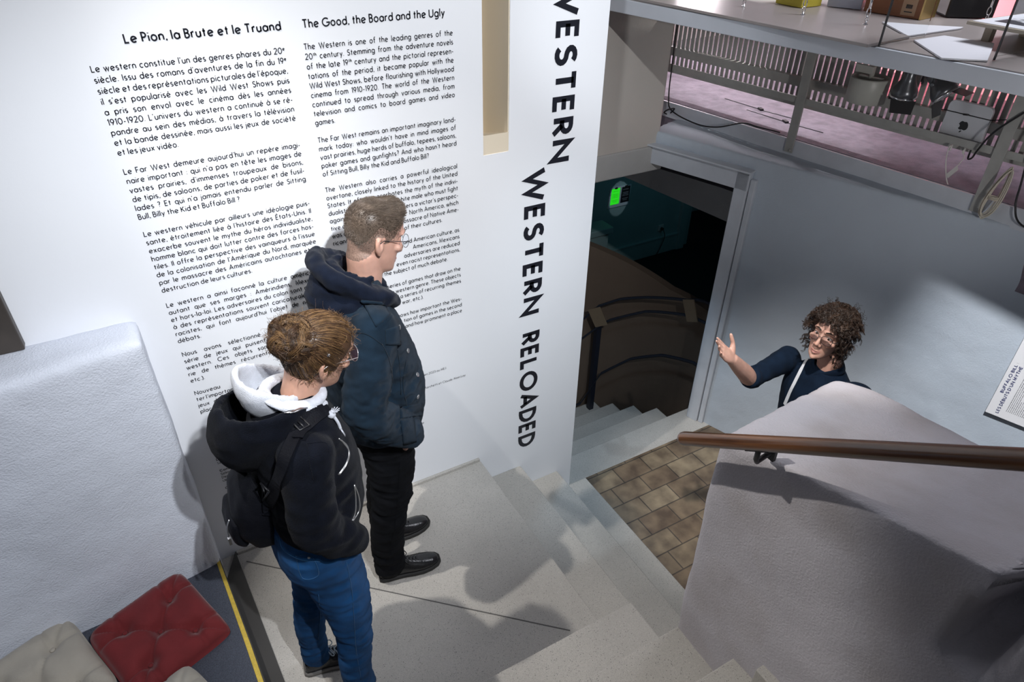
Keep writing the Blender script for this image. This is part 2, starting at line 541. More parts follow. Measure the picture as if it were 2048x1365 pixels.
NXS, NYS = 10, 18
ys = np.linspace(0, 1, NYS); R = []
pts_bot = [];
gx = np.linspace(0, 1, NXS)
grid = []
for a in gx:
    col_ = []
    for t in ys:
        y_end = 1.00 + 0.20 * a
        x = 1.30 + (0.83 + 0.05 * t) * a
        y = y_end * (1 - t) + (-0.9) * t
        col_.append((x, y, top_z(x, y)))
    grid.append(col_)
vs, fs = [], []
for a in range(NXS):
    for t in range(NYS):
        vs.append(grid[a][t])
for a in range(NXS):
    for t in range(NYS):
        x, y, z = grid[a][t]; vs.append((x, y, -0.75))
idx = lambda a, t, l: l * NXS * NYS + a * NYS + t
for a in range(NXS - 1):
    for t in range(NYS - 1):
        fs.append((idx(a, t, 0), idx(a, t + 1, 0), idx(a + 1, t + 1, 0), idx(a + 1, t, 0)))
        fs.append((idx(a, t, 1), idx(a + 1, t, 1), idx(a + 1, t + 1, 1), idx(a, t + 1, 1)))
for a in range(NXS - 1):
    fs.append((idx(a, 0, 0), idx(a + 1, 0, 0), idx(a + 1, 0, 1), idx(a, 0, 1)))
    fs.append((idx(a, NYS - 1, 0), idx(a, NYS - 1, 1), idx(a + 1, NYS - 1, 1), idx(a + 1, NYS - 1, 0)))
for t in range(NYS - 1):
    fs.append((idx(0, t, 0), idx(0, t, 1), idx(0, t + 1, 1), idx(0, t + 1, 0)))
    fs.append((idx(NXS - 1, t, 0), idx(NXS - 1, t + 1, 0), idx(NXS - 1, t + 1, 1), idx(NXS - 1, t, 1)))
mb.add(vs, fs)
v, f, no = fuse([mb], 0.02, 22, 0.5)
for i in range(len(v)):
    p = v[i]
    d = n3(p, 2.2) * 0.012 + n3(p, 7.0, 2) * 0.005 + n3(p, 20.0, 4) * 0.0015
    # recess in the near face with the lump beside it
    v[i] = p + no[i] * d
    x, y, z = v[i]
    if x < 1.75:
        w = max(0.0, 1 - abs(y - (0.235 - (z - 1.3) * 0.12)) / 0.048)
        h = min(1.0, max(0.0, (z - 1.22) / 0.06))
        if w > 0 and h > 0:
            k = min(1.0, w * 2.2) * h
            v[i][0] = x + 0.30 * k * (1 if x < 1.42 else 0.4)
            if z > 1.45: v[i][2] = z - 0.14 * k
link('wall_parapet', from_arrays(v, f), parapet_mat, kind=ST)

# carpeted step at the left with a yellow metal nosing
carpet_blue = mat('blue_grey_carpet', (0.085, 0.095, 0.125), 0.95, 0.35, 260, 0.8, 300)
mb = MB(); mb.prism([(-3.0, -0.4, 0), (-0.005, -0.4, 0), (-0.112, 1.8, 0), (-0.142, 2.27, 0), (-3.0, 2.2, 0)], (0, 0, 0.17))
link('floor_carpet_step', mb, carpet_blue, kind=ST)
mb = MB(); mb.prism([(0.02, -0.4, 0.001), (0.088, -0.4, 0.001), (-0.022, 1.66, 0.001), (-0.062, 2.428, 0.001), (-0.135, 2.27, 0.001), (-0.10, 1.8, 0.001)], (0, 0, 0.02))
mb.prism([(-0.004, -0.4, 0), (0.02, -0.4, 0), (-0.093, 1.8, 0), (-0.126, 2.29, 0), (-0.141, 2.27, 0), (-0.111, 1.8, 0)], (0, 0, 0.165))
link('trim_4', mb, mat('dark_riser', (0.045, 0.042, 0.040), 0.6), kind=ST, bevel=0.002)
mb = MB(); mb.prism([(-0.012, -0.4, 0.165), (0.010, -0.4, 0.165), (-0.098, 1.8, 0.165), (-0.128, 2.27, 0.165), (-0.142, 2.27, 0.165), (-0.116, 1.8, 0.165)], (0, 0, 0.008))
link('trim_5', mb, mat('yellow_nosing', (0.62, 0.44, 0.06), 0.4, 0.12, 90, 0.3, 200), kind=ST, bevel=0.002)

# gallery floor behind the right wall
carpet_purple = mat('purple_grey_carpet', (0.23, 0.195, 0.24), 0.95, 0.22, 14, 0.6, 280)
mb = MB(); mb.prism([gp(6.0, 3.707, 1.0), gp(-1.2, 3.707, 1.0), (6.6, -1.2, 1.0), (6.6, 6.0, 1.0)], (0, 0, 0.39))
link('floor_gallery', mb, carpet_purple, kind=ST)
mb = MB()
for a, b in ((0.0, 3.695), (0.0, 3.695)):
    mb.prism([gp(5.0, 3.690, 1.29), gp(-1.0, 3.690, 1.29), gp(-1.0, 3.7065, 1.29), gp(5.0, 3.7065, 1.29)], (0, 0, 0.097))
    break
link('trim_6', mb, frame_paint, kind=ST)
mb = MB(); mb.box(5.3, -1.5, 1.39, 5.42, 6.2, 4.0)
link('wall_gallery_right', mb, mat('gallery_wall_paint', (0.80, 0.74, 0.75), 0.8), kind=ST)
mb = MB(); mb.box(2.9, 5.0, 1.39, 5.4, 5.1, 4.0)
link('wall_gallery_back', mb, MATS['gallery_wall_paint'], kind=ST)

# cellar room
mb = MB(); mb.box(1.2, 2.7, -1.75, 9.5, 7.0, -1.535)
link('floor_cellar', mb, black_floor, kind=ST)
mb = MB(); mb.box(3.0, 6.1, -1.54, 6.12, 6.25, 1.4); mb.box(6.0, 6.9, -1.54, 9.5, 7.05, 1.4)
link('wall_cellar_back', mb, teal_wall, kind=ST)
mb = MB(); mb.box(3.9, 6.07, -1.53, 6.10, 6.10, -1.30); mb.box(3.9, 6.06, -1.31, 6.10, 6.10, -1.285); mb.box(6.02, 6.05, -1.53, 6.14, 6.26, 1.3); mb.box(6.2, 6.12, -1.53, 6.26, 6.3, 1.3)
link('baseboard_cellar', mb, teal_wall, kind=ST, bevel=0.004)
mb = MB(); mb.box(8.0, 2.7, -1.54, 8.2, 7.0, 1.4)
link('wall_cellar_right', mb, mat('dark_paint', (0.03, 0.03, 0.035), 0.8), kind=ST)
mb = MB(); mb.box(1.2, 6.1, -1.54, 3.0, 6.25, 1.4)
link('wall_cellar_left', mb, teal_wall, kind=ST)
# curved brown wall behind the cellar stairs
mb = MB(); R = []
CYL = np.array([2.0, 2.95])
for th in np.linspace(-12, 100, 40):
    a = math.radians(th); d = np.array([math.cos(a), math.sin(a)])
    zt = np.interp(th, [-12, 5, 17, 31, 46, 100], [-0.03, -0.009, -0.001, 0.10, 0.203, 0.34])
    p0 = CYL + d * 1.40; p1 = CYL + d * 1.47
    R.append([(p0[0], p0[1], -1.53), (p0[0], p0[1], zt), (p1[0], p1[1], zt), (p1[0], p1[1], -1.53)])
mb.rings(R, 0, True, False)
link('wall_cellar_curved', mb, brown_wall, kind=ST)
# broad ceiling beam in the cellar room
mb = MB(); mb.prism([(3.60, 4.45, 0.505), (3.60, 2.95, 0.60), (3.60, 2.95, 0.83), (3.60, 3.3, 0.80), (3.60, 4.02, 0.71)], (0.25, 0, 0))
link('trim_7', mb, concrete, kind=ST)

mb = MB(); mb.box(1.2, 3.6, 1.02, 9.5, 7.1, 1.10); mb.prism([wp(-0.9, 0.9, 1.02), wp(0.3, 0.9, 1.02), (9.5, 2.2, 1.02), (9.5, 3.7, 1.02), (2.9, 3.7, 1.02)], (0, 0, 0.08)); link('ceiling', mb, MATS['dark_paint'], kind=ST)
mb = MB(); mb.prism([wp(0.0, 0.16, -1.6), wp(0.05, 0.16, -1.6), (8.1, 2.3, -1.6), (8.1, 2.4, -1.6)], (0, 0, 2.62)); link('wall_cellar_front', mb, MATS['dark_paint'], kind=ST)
# ================================================================ lettering: a small geometric stroke alphabet
def arc(cx, cy, rx, ry, a0, a1, n=None):
    n = n or max(4, int(abs(a1 - a0) / 22))
    return [(cx + rx * math.cos(math.radians(a)), cy + ry * math.sin(math.radians(a))) for a in np.linspace(a0, a1, n + 1)]


XH = 0.64
r_ = XH / 2
w_ = 0.27      # half width of round lower-case letters
ring = lambda cx=w_: arc(cx, r_, w_, r_, 0, 360, 16)
GL = {}


def g(ch, wd, *st):
    GL[ch] = (wd, [list(s) for s in st])


g('a', 2 * w_, ring(), [(2 * w_, 0), (2 * w_, XH)])
g('b', 2 * w_, ring(), [(0, 0), (0, 1.06)])
g('c', 1.7 * w_, arc(w_, r_, w_, r_, 50, 310))
g('d', 2 * w_, ring(), [(2 * w_, 0), (2 * w_, 1.06)])
g('e', 2 * w_, [(0.04, r_ * 0.8), (2 * w_ - 0.02, r_ * 1.28)] + arc(w_, r_, w_, r_, 18, 318))
g('f', 0.3, [(0.12, 0)] + arc(0.29, 0.87, 0.17, 0.17, 180, 70), [(0, XH), (0.3, XH)])
g('g', 2 * w_, ring(), [(2 * w_, XH), (2 * w_, -0.1)] + arc(w_, -0.1, w_, 0.2, 0, -150))
g('h', 0.44, [(0, 0), (0, 1.06)], [(0, 0)] + arc(0.22, XH - 0.22, 0.22, 0.22, 180, 0) + [(0.44, 0)])
g('i', 0.0, [(0, 0), (0, XH)], [(0, 0.86), (0, 0.95)])
g('j', 0.0, [(0, XH), (0, -0.14)] + arc(-0.14, -0.14, 0.14, 0.14, 0, -80), [(0, 0.86), (0, 0.95)])
g('k', 0.4, [(0, 0), (0, 1.06)], [(0.38, XH), (0.02, 0.28)], [(0.12, 0.36), (0.42, 0)])
g('l', 0.0, [(0, 0), (0, 1.06)])
g('m', 0.76, [(0, 0), (0, XH)], [(0, 0)] + arc(0.19, XH - 0.19, 0.19, 0.19, 180, 0) + [(0.38, 0)], [(0.38, 0)] + arc(0.57, XH - 0.19, 0.19, 0.19, 180, 0) + [(0.76, 0)])
g('n', 0.44, [(0, 0), (0, XH)], [(0, 0)] + arc(0.22, XH - 0.22, 0.22, 0.22, 180, 0) + [(0.44, 0)])
g('o', 2 * w_, ring())
g('p', 2 * w_, ring(), [(0, XH), (0, -0.32)])
g('q', 2 * w_, ring(), [(2 * w_, XH), (2 * w_, -0.32)])
g('r', 0.26, [(0, 0), (0, XH)], [(0, 0.3)] + arc(0.22, XH - 0.22, 0.22, 0.22, 180, 75))
g('s', 0.34, arc(0.17, 0.48, 0.16, 0.16, 40, 270, 7)[:-1] + arc(0.17, 0.16, 0.17, 0.16, 90, -140, 8))
g('t', 0.3, [(0.14, 0), (0.14, 0.92)], [(0, XH), (0.3, XH)])
g('u', 0.44, [(0, XH)] + arc(0.22, 0.22, 0.22, 0.22, 180, 360) + [(0.44, XH)], [(0.44, 0), (0.44, XH)])
g('v', 0.46, [(0, XH), (0.23, 0), (0.46, XH)])
g('w', 0.74, [(0, XH), (0.19, 0), (0.37, XH * 0.92), (0.55, 0), (0.74, XH)])
g('x', 0.44, [(0, 0), (0.44, XH)], [(0, XH), (0.44, 0)])
g('y', 0.46, [(0, XH), (0.24, 0.02)], [(0.46, XH), (0.1, -0.32)])
g('z', 0.42, [(0.02, XH), (0.42, XH), (0, 0), (0.42, 0)])
g('A', 0.72, [(0, 0), (0.36, 1), (0.72, 0)], [(0.12, 0.3), (0.6, 0.3)])
g('B', 0.44, [(0, 0), (0, 1), (0.2, 1)] + arc(0.2, 0.77, 0.2, 0.23, 90, -90) + [(0, 0.54)], [(0.2, 0.54)] + arc(0.2, 0.27, 0.25, 0.27, 90, -90) + [(0, 0)])
g('C', 0.8, arc(0.48, 0.5, 0.48, 0.5, 48, 312))
g('D', 0.62, [(0, 0), (0, 1), (0.14, 1)] + arc(0.14, 0.5, 0.5, 0.5, 90, -90) + [(0, 0)])
g('E', 0.42, [(0.42, 1), (0, 1), (0, 0), (0.42, 0)], [(0, 0.52), (0.38, 0.52)])
g('F', 0.4, [(0.4, 1), (0, 1), (0, 0)], [(0, 0.5), (0.36, 0.5)])
g('G', 0.9, arc(0.48, 0.5, 0.48, 0.5, 48, 350) + [(0.95, 0.46), (0.54, 0.46)])
g('H', 0.62, [(0, 0), (0, 1)], [(0.62, 0), (0.62, 1)], [(0, 0.5), (0.62, 0.5)])
g('I', 0.0, [(0, 0), (0, 1)])
g('J', 0.3, [(0.3, 1)] + [(0.3, 0.2)] + arc(0.12, 0.18, 0.18, 0.18, 0, -120))
g('K', 0.54, [(0, 0), (0, 1)], [(0.5, 1), (0.02, 0.42)], [(0.14, 0.56), (0.56, 0)])
g('L', 0.4, [(0, 1), (0, 0), (0.4, 0)])
g('M', 0.82, [(0.02, 0), (0.1, 1), (0.41, 0.12), (0.72, 1), (0.82, 0)])
g('N', 0.66, [(0, 0), (0, 1), (0.66, 0), (0.66, 1)])
g('O', 0.98, arc(0.49, 0.5, 0.49, 0.5, 0, 360, 22))
g('P', 0.42, [(0, 0), (0, 1), (0.18, 1)] + arc(0.18, 0.73, 0.24, 0.27, 90, -90) + [(0, 0.46)])
g('R', 0.46, [(0, 0), (0, 1), (0.18, 1)] + arc(0.18, 0.74, 0.24, 0.26, 90, -90) + [(0, 0.48)], [(0.18, 0.48), (0.48, 0)])
g('S', 0.46, arc(0.24, 0.76, 0.22, 0.23, 35, 270, 9)[:-1] + arc(0.23, 0.26, 0.24, 0.26, 90, -150, 10))
g('T', 0.56, [(0, 1), (0.56, 1)], [(0.28, 0), (0.28, 1)])
g('U', 0.6, [(0, 1)] + arc(0.3, 0.3, 0.3, 0.3, 180, 360) + [(0.6, 1)])
g('V', 0.7, [(0, 1), (0.35, 0), (0.7, 1)])
g('W', 1.08, [(0, 1), (0.28, 0), (0.54, 0.95), (0.80, 0), (1.08, 1)])
g('Y', 0.6, [(0, 1), (0.3, 0.45), (0.6, 1)], [(0.3, 0), (0.3, 0.45)])
g('0', 0.6, arc(0.3, 0.5, 0.3, 0.5, 0, 360, 18))
g('1', 0.14, [(0, 0.86), (0.14, 1), (0.14, 0)])
g('2', 0.46, arc(0.23, 0.74, 0.23, 0.26, 165, -35, 8) + [(0, 0), (0.48, 0)])
g('3', 0.42, arc(0.2, 0.76, 0.2, 0.24, 150, -90, 8)[:-1] + arc(0.2, 0.27, 0.23, 0.27, 90, -150, 8))
g('9', 0.5, arc(0.25, 0.7, 0.25, 0.3, 0, 360, 14), [(0.5, 0.68), (0.22, 0)])
g('.', 0.0, [(0, 0), (0, 0.09)])
g(',', 0.04, [(0.05, 0.1), (0, -0.12)])
g(':', 0.0, [(0, 0), (0, 0.09)], [(0, 0.46), (0, 0.55)])
g('-', 0.24, [(0, 0.34), (0.24, 0.34)])
g("'", 0.03, [(0.03, 1.02), (0, 0.82)])
g('?', 0.36, arc(0.18, 0.82, 0.18, 0.18, 160, -60, 7) + [(0.18, 0.3)], [(0.18, 0), (0.18, 0.09)])
g(')', 0.14, arc(-0.2, 0.4, 0.36, 0.62, 62, -62, 6))
g('(', 0.14, arc(0.36, 0.4, 0.36, 0.62, 118, 242, 6))
g('=', 0.24, [(0, 0.34), (0.24, 0.34)])
ACC = {'é': ('e', 1), 'è': ('e', -1), 'ê': ('e', 2), 'à': ('a', -1), 'É': ('E', 1), 'ç': ('c', 3)}
for k_, (b_, t_) in ACC.items():
    wd, st = GL[b_]
    y0 = 1.14 if b_ == 'E' else 0.80
    c_ = wd / 2
    extra = {1: [[(c_ - 0.05, y0), (c_ + 0.08, y0 + 0.17)]], -1: [[(c_ + 0.05, y0), (c_ - 0.08, y0 + 0.17)]],
             2: [[(c_ - 0.13, y0), (c_, y0 + 0.14), (c_ + 0.13, y0)]], 3: [[(c_, -0.04), (c_ - 0.02, -0.26)]]}[t_]
    GL[k_] = (wd, st + extra)


def ribbon(P, t):
    P = np.array(P, float)
    closed = np.linalg.norm(P[0] - P[-1]) < 1e-6 and len(P) > 3
    if closed: P = P[:-1]
    P = np.array([p for i, p in enumerate(P) if i == 0 or np.linalg.norm(p - P[i - 1]) > 1e-4])
    n = len(P); L, Rr = [], []
    for i in range(n):
        if closed:
            d0 = P[i] - P[i - 1]; d1 = P[(i + 1) % n] - P[i]
        else:
            d0 = P[i] - P[i - 1] if i else P[1] - P[0]
            d1 = P[i + 1] - P[i] if i < n - 1 else P[i] - P[i - 1]
        d0 = d0 / (np.linalg.norm(d0) + 1e-9); d1 = d1 / (np.linalg.norm(d1) + 1e-9)
        n0 = np.array([-d0[1], d0[0]]); n1 = np.array([-d1[1], d1[0]])
        mdir = n0 + n1; ln = np.linalg.norm(mdir)
        if ln < 0.2: mdir, ln = n0 * 2, 2
        mdir = mdir / ln
        k = min(1 / max(0.3, mdir @ n0), 2.6)
        L.append(P[i] + mdir * k * t / 2); Rr.append(P[i] - mdir * k * t / 2)
    v = L + Rr
    f = [(i, i + n, (i + 1) % n + n, (i + 1) % n) for i in range(n if closed else n - 1)]
    return v, f


def glyph_run(text, t, gap, space):
    """-> list of (x, glyph) and the total width, in cap heights"""
    x = 0; out = []; sup = False
    for ch in text:
        if ch == '^': sup = True; continue
        if ch == '|': sup = False; continue
        if ch == ' ':
            x += space; continue
        wd, st = GL[ch]
        k = 0.55 if sup else 1.0
        out.append((x, ch, k)); x += (wd + t) * k + gap * (0.6 if sup else 1)
    return out, x - gap


def write(mb, text, org, ux, uy, cap, t=0.13, gap=0.11, space=0.30, width=None, sx=1.0, align='l', stretch=False):
    """put one line of lettering on a surface: org = left end of the baseline, ux / uy = unit vectors of writing and up"""
    run, wd = glyph_run(text, t, gap, space)
    ns = text.count(' ')
    if width is not None:
        want = width / cap
        if stretch:
            sx = want / wd
        elif ns:
            sp = space + (want / sx - wd) / ns
            if sp < 0.16:
                sx = want / (wd - ns * (space - 0.2)); sp = 0.2
            run, wd = glyph_run(text, t, gap, sp)
    org = np.array(org, float); ux = np.array(ux, float); uy = np.array(uy, float)
    off = -wd * sx if align == 'r' else 0.0
    nz = np.cross(ux, uy)
    for x, ch, k in run:
        for st in GL[ch][1]:
            q = [(x + (t / 2 + a) * k, (t / 2 + b * (1 - t)) * k + (0.48 if k < 1 else 0)) for a, b in st]
            v, f = ribbon(q, t * (0.8 if k < 1 else 1))
            mb.add([org + ux * (off + p[0] * sx) * cap + uy * p[1] * cap for p in v], f)
    return wd * sx * cap


vinyl = mat('dark_vinyl_lettering', (0.012, 0.013, 0.020), 0.35)
YT = 2.4288
UX, UZ = (1, 0, 0), (0, 0, 1)
STEP = 0.03113
FR = [["Le western constitue l'un des genres phares du 20^e", "siècle. Issu des romans d'aventures de la fin du 19^e", "siècle et des représentations picturales de l'époque,", "il s'est popularisé avec les Wild West Shows puis", "a pris son envol avec le cinéma dès les années", "1910-1920. L'univers du western a continué à se ré-", "pandre au sein des médias, à travers la télévision", "et la bande dessinée, mais aussi les jeux de société", "et les jeux vidéo."],
      ["Le Far West demeure aujourd'hui un repère imagi-", "naire important : qui n'a pas en tête les images de", "vastes prairies, d'immenses troupeaux de bisons,", "de tipis, de saloons, de parties de poker et de fusil-", "lades ? Et qui n'a jamais entendu parler de Sitting", "Bull, Billy the Kid et Buffalo Bill ?"],
      ["Le western véhicule par ailleurs une idéologie puis-", "sante, étroitement liée à l'histoire des États-Unis. Il", "exacerbe souvent le mythe du héros individualiste,", "homme blanc qui doit lutter contre des forces hos-", "tiles. Il offre la perspective des vainqueurs à l'issue", "de la colonisation de l'Amérique du Nord, marquée", "par le massacre des Américains autochtones et la", "destruction de leurs cultures."],
      ["Le western a ainsi façonné la culture américaine", "autant que ses marges : Amérindiens, Mexicains", "et hors-la-loi. Les adversaires du colon sont réduits", ("à des représentations souvent caricaturales,", 0.505), ("racistes, qui font aujourd'hui l'objet de nom", 0.515), "débats."],
      [("Nous avons sélectionné dans", 0.365), ("série de jeux qui puisent dans", 0.372), ("western. Ces objets sont orga", 0.385), ("rie de thèmes récurrents", 0.31), "etc.)."],
      [("Nouveau Western", 0.235), ("ter l'importan", 0.14), ("jeux de", 0.085), ("place", 0.062)]]
EN = [["The Western is one of the leading genres of the", "20^th| century. Stemming from the adventure novels", "of the late 19^th| century and the pictorial represen-", "tations of the period, it became popular with the", "Wild West Shows, before flourishing with Hollywood", "cinema from 1910-1920. The world of the Western", "continued to spread through various media, from", "television and comics to board games and video", "games."],
      ["The Far West remains an important imaginary land-", "mark today: who wouldn't have in mind images of", "vast prairies, huge herds of buffalo, tepees, saloons,", "poker games and gunfights? And who hasn't heard", "of Sitting Bull, Billy the Kid and Buffalo Bill?"],
      ["The Western also carries a powerful ideological", "overtone, closely linked to the history of the United", "States. It often exacerbates the myth of the indivi-", ("dualistic", "a white male who must fight"), ("against", "offers a victor's perspec-"), ("tive on", "North America, which"), ("was ac", "massacre of Native Ame-"), ("ricans", ("of their cultures.", 1.066))],
      [("", "and American culture, as"), ("", "Americans, Mexicans"), ("", "adversaries are reduced"), ("", "even racist representations,"), ("", ("by the subject of much debate.", 1.083))],
      [("", "series of games that draw on the"), ("", "the western genre. These objects"), ("", "around a series of recurring themes"), ("", ("the war, etc.).", 0.959))],
      [("", "shows how important the Wes-"), ("", "tion of games in the second"), ("", "and how prominent a place")]]
CAPH, TW = 0.0204, 0.145


def column(root, paras, x0, x1, z0, sx):
    z = z0
    for par in paras:
        mb = MB()
        for i, ln in enumerate(par):
            o = (x0, YT, z)
            if isinstance(ln, tuple):
                a, b2 = ln
                if isinstance(b2, float):
                    write(mb, a, o, UX, UZ, CAPH, TW, width=b2, sx=sx)
                else:
                    if a: write(mb, a, o, UX, UZ, CAPH, TW, sx=sx)
                    b2, xr = b2 if isinstance(b2, tuple) else (b2, x1)
                    write(mb, b2, (xr, YT, z), UX, UZ, CAPH, TW, sx=sx, align='r')
            elif i == len(par) - 1 and not ln.endswith('-'):
                write(mb, ln, o, UX, UZ, CAPH, TW, sx=sx)
            else:
                write(mb, ln, o, UX, UZ, CAPH, TW, width=x1 - x0, sx=sx)
            z -= STEP
        z -= STEP
        link('paragraph', mb, vinyl, root)


fr = empty('french_introduction', (0.26, YT, 1.5), 'French introduction text on the white wall, headed Le Pion, la Brute et le Truand', 'wall text')
mb = MB(); write(mb, "Le Pion, la Brute et le Truand", (0.084, YT, 2.2215), UX, UZ, 0.0290, 0.17, 0.10, 0.32, width=0.456, stretch=True)
link('title', mb, vinyl, fr)
column(fr, FR, -0.0235, 0.5385, 2.1515, 0.885)
for tx, z, cp, th in (("CRÉDITS N", 0.6541, 0.0135, 0.19), ("Nouveau W", 0.634, 0.0135, 0.12), ("Direction", 0.5804, 0.0135, 0.19), ("Selim Krichan", 0.560, 0.0135, 0.12), ("Conception et", 0.515, 0.0135, 0.19), ("Selim Krich", 0.495, 0.0135, 0.12), ("Denis R", 0.475, 0.0135, 0.12), ("Ulrich", 0.455, 0.0135, 0.12), ("C", 0.41, 0.0135, 0.19)):
    mb = MB(); write(mb, tx, (-0.022, YT, z), UX, UZ, cp, th, sx=0.95); link('credit_line', mb, vinyl, fr)
for tx, x, z in (("en 2023 au MEJ.", 1.052, 0.679), ("Marchetti et Claude Alain Lay", 1.151, 0.600), ("ership", 0.9165, 0.391)):
    mb = MB(); write(mb, tx, (x, YT, z), UX, UZ, 0.0135, 0.12, sx=0.95, align='r'); link('credit_line', mb, vinyl, fr)
en = empty('english_introduction', (0.87, YT, 1.5), 'English introduction text on the white wall, headed The Good, the Board and the Ugly', 'wall text')
mb = MB(); write(mb, "The Good, the Board and the Ugly", (0.608, YT, 2.2215), UX, UZ, 0.0285, 0.16, 0.10, 0.32, width=0.507, stretch=True)
link('title', mb, vinyl, en)
column(en, EN, 0.602, 1.1432, 2.1565, 0.845)
# large vertical title near the wall's right edge, reading downwards
tt = empty('exhibition_title', (1.58, YT, 0.9), 'huge bold vertical title WESTERN WESTERN RELOADED near the free end of the white wall', 'wall lettering')
DN, RX = (0, 0, -1), (1, 0, 0)
for wd, x, z0, z1 in (("WESTERN", 1.586, 2.3365, 1.599), ("WESTERN", 1.4625, 1.592, 0.846), ("RELOADED", 1.4615, 0.742, -0.034)):
    mb = MB()
    write(mb, wd, (x, YT, z0), DN, RX, 0.110, 0.205, 0.14, 0.3, width=z0 - z1, stretch=True)
    link('word', mb, vinyl, tt)
# ================================================================ things
steel = mat('brushed_steel', (0.6, 0.6, 0.62), 0.3, metal=1.0)
chrome = mat('chrome', (0.8, 0.8, 0.82), 0.12, metal=1.0)
blackp = mat('black_plastic', (0.012, 0.012, 0.014), 0.4)
blackm = mat('black_iron', (0.02, 0.02, 0.022), 0.45)
greym = mat('grey_steel_paint', (0.36, 0.36, 0.34), 0.5, 0.08, 20)
whitep = mat('white_card', (0.80, 0.80, 0.84), 0.6)
whitepl = mat('white_plastic', (0.75, 0.75, 0.72), 0.4)

# ---- handrail
wood = bpy.data.materials.new('varnished_wood'); wood.use_nodes = True
nt = wood.node_tree; b = nt.nodes['Principled BSDF']
tc = nt.nodes.new('ShaderNodeTexCoord'); mp = nt.nodes.new('ShaderNodeMapping')
mp.inputs['Rotation'].default_value = (math.radians(36.6), 0, 0)
mp2 = nt.nodes.new('ShaderNodeMapping'); mp2.inputs['Scale'].default_value = (55, 2.0, 55)
nz = nt.nodes.new('ShaderNodeTexNoise'); nz.inputs['Scale'].default_value = 1.5; nz.inputs['Detail'].default_value = 6
nt.links.new(tc.outputs['Object'], mp.inputs['Vector']); nt.links.new(mp.outputs['Vector'], mp2.inputs['Vector']); nt.links.new(mp2.outputs['Vector'], nz.inputs['Vector'])
cr = nt.nodes.new('ShaderNodeValToRGB'); cr.color_ramp.elements[0].position = 0.3; cr.color_ramp.elements[1].position = 0.72
cr.color_ramp.elements[0].color = (0.055, 0.020, 0.008, 1); cr.color_ramp.elements[1].color = (0.20, 0.080, 0.028, 1)
nt.links.new(nz.outputs['Fac'], cr.inputs['Fac']); nt.links.new(cr.outputs['Color'], b.inputs['Base Color'])
b.inputs['Roughness'].default_value = 0.28
b.inputs['Coat Weight'].default_value = 0.4; b.inputs['Coat Roughness'].default_value = 0.15
hr = empty('handrail', (1.2, 0.3, 1.8), 'round varnished brown wooden handrail fixed along the plaster parapet', 'handrail')
P0, P1 = np.array([1.2, 1.06, 1.275]), np.array([1.2, -0.75, 2.624])
dd = (P1 - P0) / np.linalg.norm(P1 - P0)
mb = MB(); pts, rr = [], []
for s_, q in ((0, 0.010), (0.004, 0.016), (0.010, 0.0195), (0.02, 0.021), (0.5, 0.021), (1.2, 0.021), (2.2, 0.021)):
    pts.append(P0 + dd * s_); rr.append(q)
mb.tube(pts, rr, 20); link('rail', mb, wood, hr)
for k, yb in enumerate((0.80, -0.25)):
    zc = 1.275 + (1.06 - yb) * 0.745
    mb = MB()
    c = np.array([1.2, yb, zc - 0.021])
    mb.obox(c + np.array([0, 0, -0.002]), (0.011, 0, 0), dd * 0.04, np.cross(dd, (1, 0, 0)) * 0.002)
    mb.tube([c, c + np.array([0.0, 0, -0.035]), c + np.array([0.02, 0.01, -0.062]), c + np.array([0.085, 0.02, -0.066])], 0.0075, 8)
    mb.tube([c + np.array([0.0, 0, -0.004]), c + np.array([0.085, 0.02, -0.06])], 0.006, 8)
    mb.obox(c + np.array([0.090, 0.022, -0.062]), (0.006, 0, 0), (0, 0.016, 0), (0, 0, 0.030))
    for dz in (-0.018, 0.018):
        mb.ball(c + np.array([0.083, 0.022, -0.062 + dz]), 0.005, 8, 6)
    link('bracket', mb, blackm, hr, bevel=0.001)

# ---- small board on the right wall
bd = empty('exhibit_board', tuple(wp(1.70, -0.012, 0.33)), 'white board on the grey wall headed BUFFALO BILL, lettering turned on its side', 'board')
mb = MB(); e_s, e_u = DW, np.array([0, 0, 1.0])
mb.obox(wp(1.551 + 0.21, -0.020, 0.325 + 0.30), DW * 0.21, NW * 0.006, (0, 0, 0.30))
link('panel', mb, mat('board_white', (0.88, 0.88, 0.9), 0.5), bd, bevel=0.001)
blue_ink = mat('blue_ink', (0.02, 0.03, 0.14), 0.5)
mb = MB()
write(mb, "BUFFALO BILL :", wp(1.583, -0.0268, 0.468), (0, 0, 1), -DW, 0.0150, 0.19, 0.13, 0.3, width=0.19, stretch=True)
write(mb, "LES DÉBUTS D'UN MYTHE", wp(1.606, -0.0268, 0.345), (0, 0, 1), -DW, 0.0155, 0.19, 0.13, 0.3, width=0.30, stretch=True)
link('heading', mb, blue_ink, bd)
mb = MB(); rng = random.Random(3)
for k in range(16):
    z = 0.375; ln = 0.60 if k % 6 != 5 else 0.45
    while z < ln:
        w = rng.uniform(0.003, 0.011)
        a = wp(1.632 + 0.0078 * k, -0.0268, z)
        x = 0
        while x < w:
            mb.obox(a + np.array([0, 0, x]), DW * rng.uniform(0.0007, 0.0015), NW * 0.0003, (0, 0, 0.0005)); x += 0.0022
        z += w + 0.003
link('body_text', mb, vinyl, bd, label='tiny dark body text'); COL.objects[-1]['kind'] = 'stuff'

